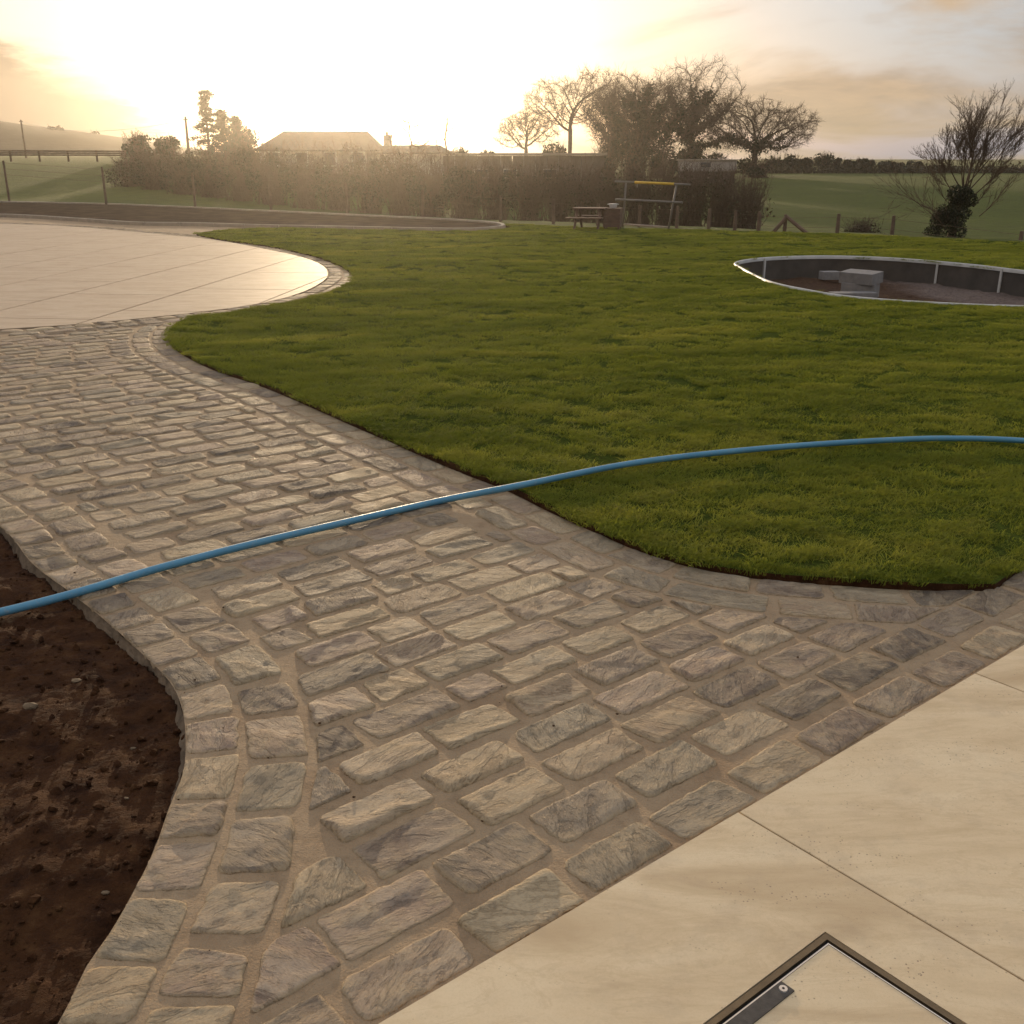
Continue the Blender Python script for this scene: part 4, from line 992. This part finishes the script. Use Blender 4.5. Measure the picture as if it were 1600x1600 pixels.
# conifer
def conifer():
    Y = 96; r = root_at(329, Y); h = top_h(328, 139, Y); o = empty('conifer_tree', tuple(r)); tag(o, 'tall layered conifer standing beside the utility pole', 'tree'); rng = np.random.default_rng(8)
    seg = []; P = []
    trunks = [((0, 0), h, 1.0), ((1.3, .3), h * .70, .85), ((2.5, .2), h * .62, .8)]
    for (tx, ty), th, sc in trunks:
        seg.append((tx, ty, -.3, tx, ty, th * .97, .17 * sc, .03))
        for lv in np.arange(.12, 1.0, .075):
            R_ = (1.25 - 1.0 * lv) * (1.0 + .28 * math.sin(lv * 42)) * 1.55 * sc
            for k in range(8):
                a = rng.uniform(0, 6.28); L = R_ * rng.uniform(.45, 1.05); z0 = th * lv; e = (tx + L * math.cos(a), ty + L * math.sin(a), z0 - .12 * L + rng.normal(0, .1)); seg.append((tx, ty, z0 + .15, *e, .035, .012))
                for q in range(70):
                    t = rng.uniform(.3, 1.05); P.append((tx + (e[0] - tx) * t + rng.normal(0, .16), ty + (e[1] - ty) * t + rng.normal(0, .16), z0 + .15 + (e[2] - z0 - .15) * t + rng.normal(0, .10)))
    V, Fc = tubes_np(seg, 5); link('trunk', npmesh('trunk', V, Fc), MAT['bark'], o, True); V, Fc = leafcards(np.array(P), .10, rng, .4); link('crown', npmesh('crown', V, Fc), MAT['needle'], o)
conifer()
def bush(name, label, root, w, h, seed, leaves=700, lsz=.10, twn=120, mat='ivy', group=None, twr=.012, d=None, bare=0.0):
    rng = np.random.default_rng(seed); o = empty(name, tuple(root)); tag(o, label, 'bush', group); d = d or w
    cl = [(rng.uniform(-.36, .36) * w, rng.uniform(-.3, .3) * d, h * rng.uniform(.25, .78), rng.uniform(.16, .30)) for _ in range(9)]; P = []
    for _ in range(leaves):
        cx, cy, cz, cr = cl[rng.integers(9)]; q = rng.normal(size=3); q /= np.linalg.norm(q); q *= rng.uniform(.3, 1) ** .5; P.append((cx + q[0] * cr * w, cy + q[1] * cr * d, max(.02, cz + q[2] * cr * h * 1.0)))
    seg = []
    for _ in range(twn):
        a = rng.uniform(0, 6.28); b = np.array((rng.normal(0, .12) * w, rng.normal(0, .12) * d, -.05)); e = np.array((math.cos(a) * w * .5 * rng.uniform(.1, 1), math.sin(a) * d * .5 * rng.uniform(.1, 1), h * rng.uniform(.45, 1.06))); m = (b + e) / 2 + rng.normal(0, .07, 3) * w; seg += [(*b, *m, twr * 1.7, twr), (*m, *e, twr, twr * .45)]
        for k in range(4):
            t = rng.uniform(.3, 1); s = m + (e - m) * t; v = rng.normal(0, .5, 3) + np.array((0, 0, .5)); seg.append((*s, *(s + v / np.linalg.norm(v) * h * rng.uniform(.08, .2)), twr * .6, twr * .3))
    V, Fc = tubes_np(seg, 3); link('stems', npmesh('stems', V, Fc), MAT['twig'], o, True)
    if leaves: V, Fc = leafcards(np.array(P), lsz, rng); link('foliage', npmesh('foliage', V, Fc), MAT[mat], o)
    return o
# scrub hedge under the low sun
HG = 'shrubs of the overgrown hedge behind the fence'
hx = [(205, 234, 58), (240, 229, 56), (285, 229, 54), (330, 225, 53), (375, 220, 52), (425, 219, 51), (475, 221, 50), (525, 222, 50), (575, 226, 49), (625, 231, 48), (675, 237, 47), (725, 245, 46), (775, 250, 45)]
for i, (u, v, Y) in enumerate(hx):
    r = root_at(u, Y, -.1); bush('hedge_shrub', 'overgrown brown hedge shrub in the thicket between fence and house', r, span(88, Y), AT(u, v + 4, Y).z - r.z, 60 + i, 2600, .05, 170, 'brown_leaf', HG, .012, 3.0)
sx = [(828, 256, 44), (872, 255, 43), (915, 258, 42), (958, 262, 41), (1002, 258, 41), (1045, 258, 40.5), (1085, 258, 40), (1130, 262, 39.5), (1172, 276, 38.5)]
for i, (u, v, Y) in enumerate(sx):
    r = root_at(u, Y, -.1); bush('scrub_bush', 'leafless brown scrub bush in the thicket behind the play frame', r, span(78, Y), AT(u, v, Y).z - r.z, 90 + i, 420, .05, 230, 'brown_leaf', 'bare scrub bushes behind the play frame', .009, 2.4)
r = root_at(1355, 27.5); bush('scrub_bush', 'low brown bramble bush between two fence posts in front of the pasture', r, span(72, 27.5), AT(1355, 341, 27.5).z - r.z, 120, 700, .03, 160, 'brown_leaf', None, .005)
for u, v, w, lab in ((720, 226, 36, 'rounded dark bush on the skyline next to the forked sapling'), (761, 234, 22, 'small dark bush on the skyline above the flat shed roof')):
    r = root_at(u, 86); bush('skyline_bush', lab, r, span(w, 86), AT(u, v, 86).z - r.z, int(u), 900, .12, 60, 'ivy', None, .02)
for u, v, Y, w, lab in ((218, 206, 88, 46, 'ragged bare bush on the skyline where the hill meets the hedge'), (262, 212, 90, 40, 'dark bush on the skyline to the hill side of the conifer'), (385, 196, 92, 40, 'loose leafy tree top beside the conifer')):
    r = root_at(u, Y); bush('skyline_bush', lab, r, span(w, Y), AT(u, v, Y).z - r.z, int(u), 700, .13, 110, 'needle', None, .02)
for i, (u, v, w, lab) in enumerate(((948, 205, 52, 'ivy thicket at the foot of the half hidden bare tree'), (985, 196, 60, 'dense ivy thicket at the foot of the massive ivy covered oak'), (1030, 226, 58, 'dark undergrowth bush between the two ivy covered oaks'), (1075, 230, 50, 'ivy undergrowth at the foot of the tallest oak'), (1120, 240, 46, 'low undergrowth bush beside the pale caravan'), (1185, 246, 62, 'tangled undergrowth at the foot of the broad spreading oak'), (865, 224, 40, 'small leafy bush under the open domed oak'))):
    Y = 103; r = root_at(u, Y); bush('undergrowth_bush', lab, r, span(w, Y), AT(u, v, Y).z - r.z, 300 + i, 1500, .12, 120, 'ivy', None, .02)
# hedgerow at the top of the pasture
HR = 'clipped ivy bushes along the pasture hedgerow'
for i, (u, v, w) in enumerate([(1212, 243, 30), (1238, 240, 34), (1264, 246, 26), (1289, 238, 30), (1308, 247, 24), (1326, 249, 22), (1343, 247, 22), (1358, 250, 20), (1386, 252, 26), (1404, 254, 22), (1431, 251, 28), (1462, 258, 26), (1488, 262, 28), (1560, 266, 40), (1592, 262, 44), (1640, 258, 50)]):
    Y = 128; r = root_at(u, Y); bush('hedgerow_bush', 'round topped dark bush in the hedgerow along the top of the pasture', r, span(w, Y), AT(u, v, Y).z - r.z, 200 + i, 750, .17, 40, 'ivy', HR, .03)
P = []; rng = np.random.default_rng(3)
for _ in range(9000):
    u = rng.uniform(1100, 2000); Y = 126 + rng.normal(0, .6); a = root_at(u, Y); P.append((a.x, Y, a.z + abs(rng.normal(0, .42)) + .05))
V, Fc = leafcards(np.array(P), .16, rng); tag(link('low_hedge', npmesh('low_hedge', V, Fc), MAT['brown_leaf']), 'low clipped hedge running under the round bushes along the pasture', 'hedge')
for u, v in ((78, 198), (93, 200), (145, 207)):
    t = AT(u, v, 318); bush('hill_bush', 'tiny lone bush on the ridge of the dark hill', (t.x, 318, t.z - 3.2), 3.4, 3.6, int(u), 260, .4, 20, 'ivy', 'bushes on the hill ridge', .06)

# ------------------------------------------------------------------ buildings
def house():
    Y = 84; o = empty('house', tuple(root_at(495, Y))); b = Vector(o.location); tag(o, 'low house with a hipped slate roof and chimney under the sun', 'house')
    x0, x1 = AT(398, 250, Y).x - b.x, AT(590, 250, Y).x - b.x; ze = AT(495, 234, Y).z - b.z; zr = AT(495, 203, Y).z - b.z; D = 7
    MB().box(((x0 + x1) / 2, D / 2, ze / 2 - .2), (x1 - x0 - .6, D - .6, ze + .4)).build('wall', MAT['render'], o)
    ra, rb = AT(428, 203, Y).x - b.x, AT(565, 203, Y).x - b.x
    V = [(x0, -.1, ze), (x1, -.1, ze), (x1, D + .1, ze), (x0, D + .1, ze), (ra, D / 2, zr), (rb, D / 2, zr)]; V += [(v[0], v[1], v[2] - .12) for v in V[:4]]
    rf = MB().add(V, [(0, 1, 5, 4), (1, 2, 5), (2, 3, 4, 5), (3, 0, 4), (0, 6, 7, 1), (1, 7, 8, 2), (2, 8, 9, 3), (3, 9, 6, 0), (6, 9, 8, 7)]).build('roof', MAT['roof'], o)
    for k in range(4):
        x = x0 + (x1 - x0) * (.15 + .23 * k); w = MB().box((x, .27, ze * .55), (1.0, .1, 1.1)).build('window', MAT['white'], o); MB().box((x, .21, ze * .55), (.84, .03, .94)).build('pane', MAT['glass'], w)
    # wing with ridge and chimney
    w0, w1 = AT(585, 250, Y).x - b.x, AT(702, 250, Y).x - b.x; zw = AT(600, 226, Y).z - b.z; zc = AT(600, 238, Y).z - b.z
    MB().box(((w0 + w1) / 2, D / 2, zc / 2 - .2), (w1 - w0 - .3, 5.2, zc + .4)).build('wing_wall', MAT['render'], o)
    zl = AT(600, 216, Y).z - b.z
    V = [(w0, .6, zc), (w1, .6, zc), (w1, 6.4, zc), (w0, 6.4, zc), (w0, 3.5, zw), (w1 - .9, 3.5, zw)]; V += [(v[0], v[1], v[2] - .1) for v in V[:4]]
    wr = MB().add(V, [(0, 1, 5, 4), (1, 2, 5), (2, 3, 4, 5), (3, 0, 4), (0, 6, 7, 1), (1, 7, 8, 2), (2, 8, 9, 3), (3, 9, 6, 0), (6, 9, 8, 7)]).build('wing_roof', MAT['roof'], o)
    xc = AT(599, 250, Y).x - b.x; zt = AT(599, 211, Y).z - b.z
    chm = MB().box((xc, 3.5, (zw + zt) / 2 - .3), (.62, .6, zt - zw + .6)).box((xc, 3.5, zt + .02), (.74, .72, .1)).build('chimney', MAT['render'], rf); MB().tube([(xc - .05, 3.5, zt + .05), (xc - .05, 3.5, zt + .32)], .10, 8).build('chimney_pot', MAT['roof'], chm)
house()
def long_shed():
    Y = 72; o = empty('long_shed', tuple(root_at(815, Y))); b = Vector(o.location); tag(o, 'long low shed with a pale flat roof edge in front of the copse', 'shed')
    x0, x1 = AT(692, 250, Y).x - b.x, AT(945, 250, Y).x - b.x; z = AT(800, 241, Y).z - b.z; D = 6; n = 14
    for i in range(n):
        xa = x0 + (x1 - x0) * i / n; xb = x0 + (x1 - x0) * (i + 1) / n; MB().box(((xa + xb) / 2, D / 2, z / 2 - .25), (xb - xa - .03, D - .4 - .04 * (i % 2), z + .3)).build('wall_panel', MAT['shed'], o)
    MB().box(((x0 + x1) / 2, D / 2, z), (x1 - x0 + .3, D + .2, .14)).build('roof', MAT['kerb'], o)
    for u in (752, 797, 860): 
        x = AT(u, 250, Y).x - b.x; w = MB().box((x, .17, z * .52), (.95, .08, .6)).build('window', MAT['render'], o); MB().box((x, .12, z * .52), (.82, .03, .48)).build('pane', MAT['glass'], w)
long_shed()
def caravan():
    Y = 88; o = empty('static_caravan', tuple(root_at(1110, Y))); b = Vector(o.location); tag(o, 'pale static caravan half hidden behind the copse trunks', 'caravan')
    x0, x1 = AT(1068, 250, Y).x - b.x, AT(1152, 250, Y).x - b.x; z1 = AT(1100, 251, Y).z - b.z; z0 = AT(1100, 268, Y).z - b.z
    MB().box(((x0 + x1) / 2, 1.5, (z0 + z1) / 2), (x1 - x0, 3, z1 - z0), 0, None, .08).build('body', MAT['render'], o); MB().box(((x0 + x1) / 2, 1.5, z1 + .05), (x1 - x0 + .2, 3.2, .1), 0, None, .04).build('roof', MAT['kerb'], o)
    MB().box(((x0 + x1) / 2, 1.5, z0 / 2 - .1), (x1 - x0 - .2, 2.7, max(.2, z0 + .2))).build('skirt', MAT['shed'], o)
    for k in (.42,): MB().box((x0 + (x1 - x0) * k, -.02, (z0 + z1) / 2 + .1), (.8, .06, .35)).build('window', MAT['glass'], o)
caravan()
def pole(u, v, Y, lab):
    r = root_at(u, Y); o = empty('utility_pole', tuple(r)); tag(o, lab, 'utility pole'); h = AT(u, v, Y).z - r.z
    MB().tube([(0, 0, -.3), (0, 0, h * .5), (0, 0, h)], [.15, .13, .10], 8).build('shaft', MAT['post'], o, True); MB().box((0, 0, h - .25), (.5, .07, .08)).build('crossarm', MAT['post'], o)
    return r + Vector((0, 0, h - .28))
a = pole(297, 182, 104, 'utility pole standing at the edge of the conifer'); b = pole(43, 187, 150, 'leaning utility pole against the dark hill')
for s in (-.2, .2):
    MB_ = MB().tube([a.lerp(b, t) + Vector((s, 0, -1.1 * 4 * t * (1 - t))) for t in np.linspace(0, 1, 13)], .012, 4, False)
    tag(MB_.build('overhead_wire', MAT['wire']), 'thin overhead wire strung between the two utility poles', 'wire', 'overhead wires')

# ------------------------------------------------------------------ air
hz = bpy.data.materials.new('evening_haze'); hz.use_nodes = True; nt = hz.node_tree; nt.nodes.clear()
pv_ = nt.nodes.new('ShaderNodeVolumePrincipled'); pv_.inputs['Color'].default_value = (.97, .90, .80, 1); pv_.inputs['Density'].default_value = .00046; pv_.inputs['Anisotropy'].default_value = .87
ou = nt.nodes.new('ShaderNodeOutputMaterial'); nt.links.new(pv_.outputs[0], ou.inputs['Volume'])
hb = MB().box((0, 220, 16), (1040, 580, 40)).build('haze', hz); tag(hb, 'thin warm evening haze hanging over garden and fields', 'haze', kind='stuff')
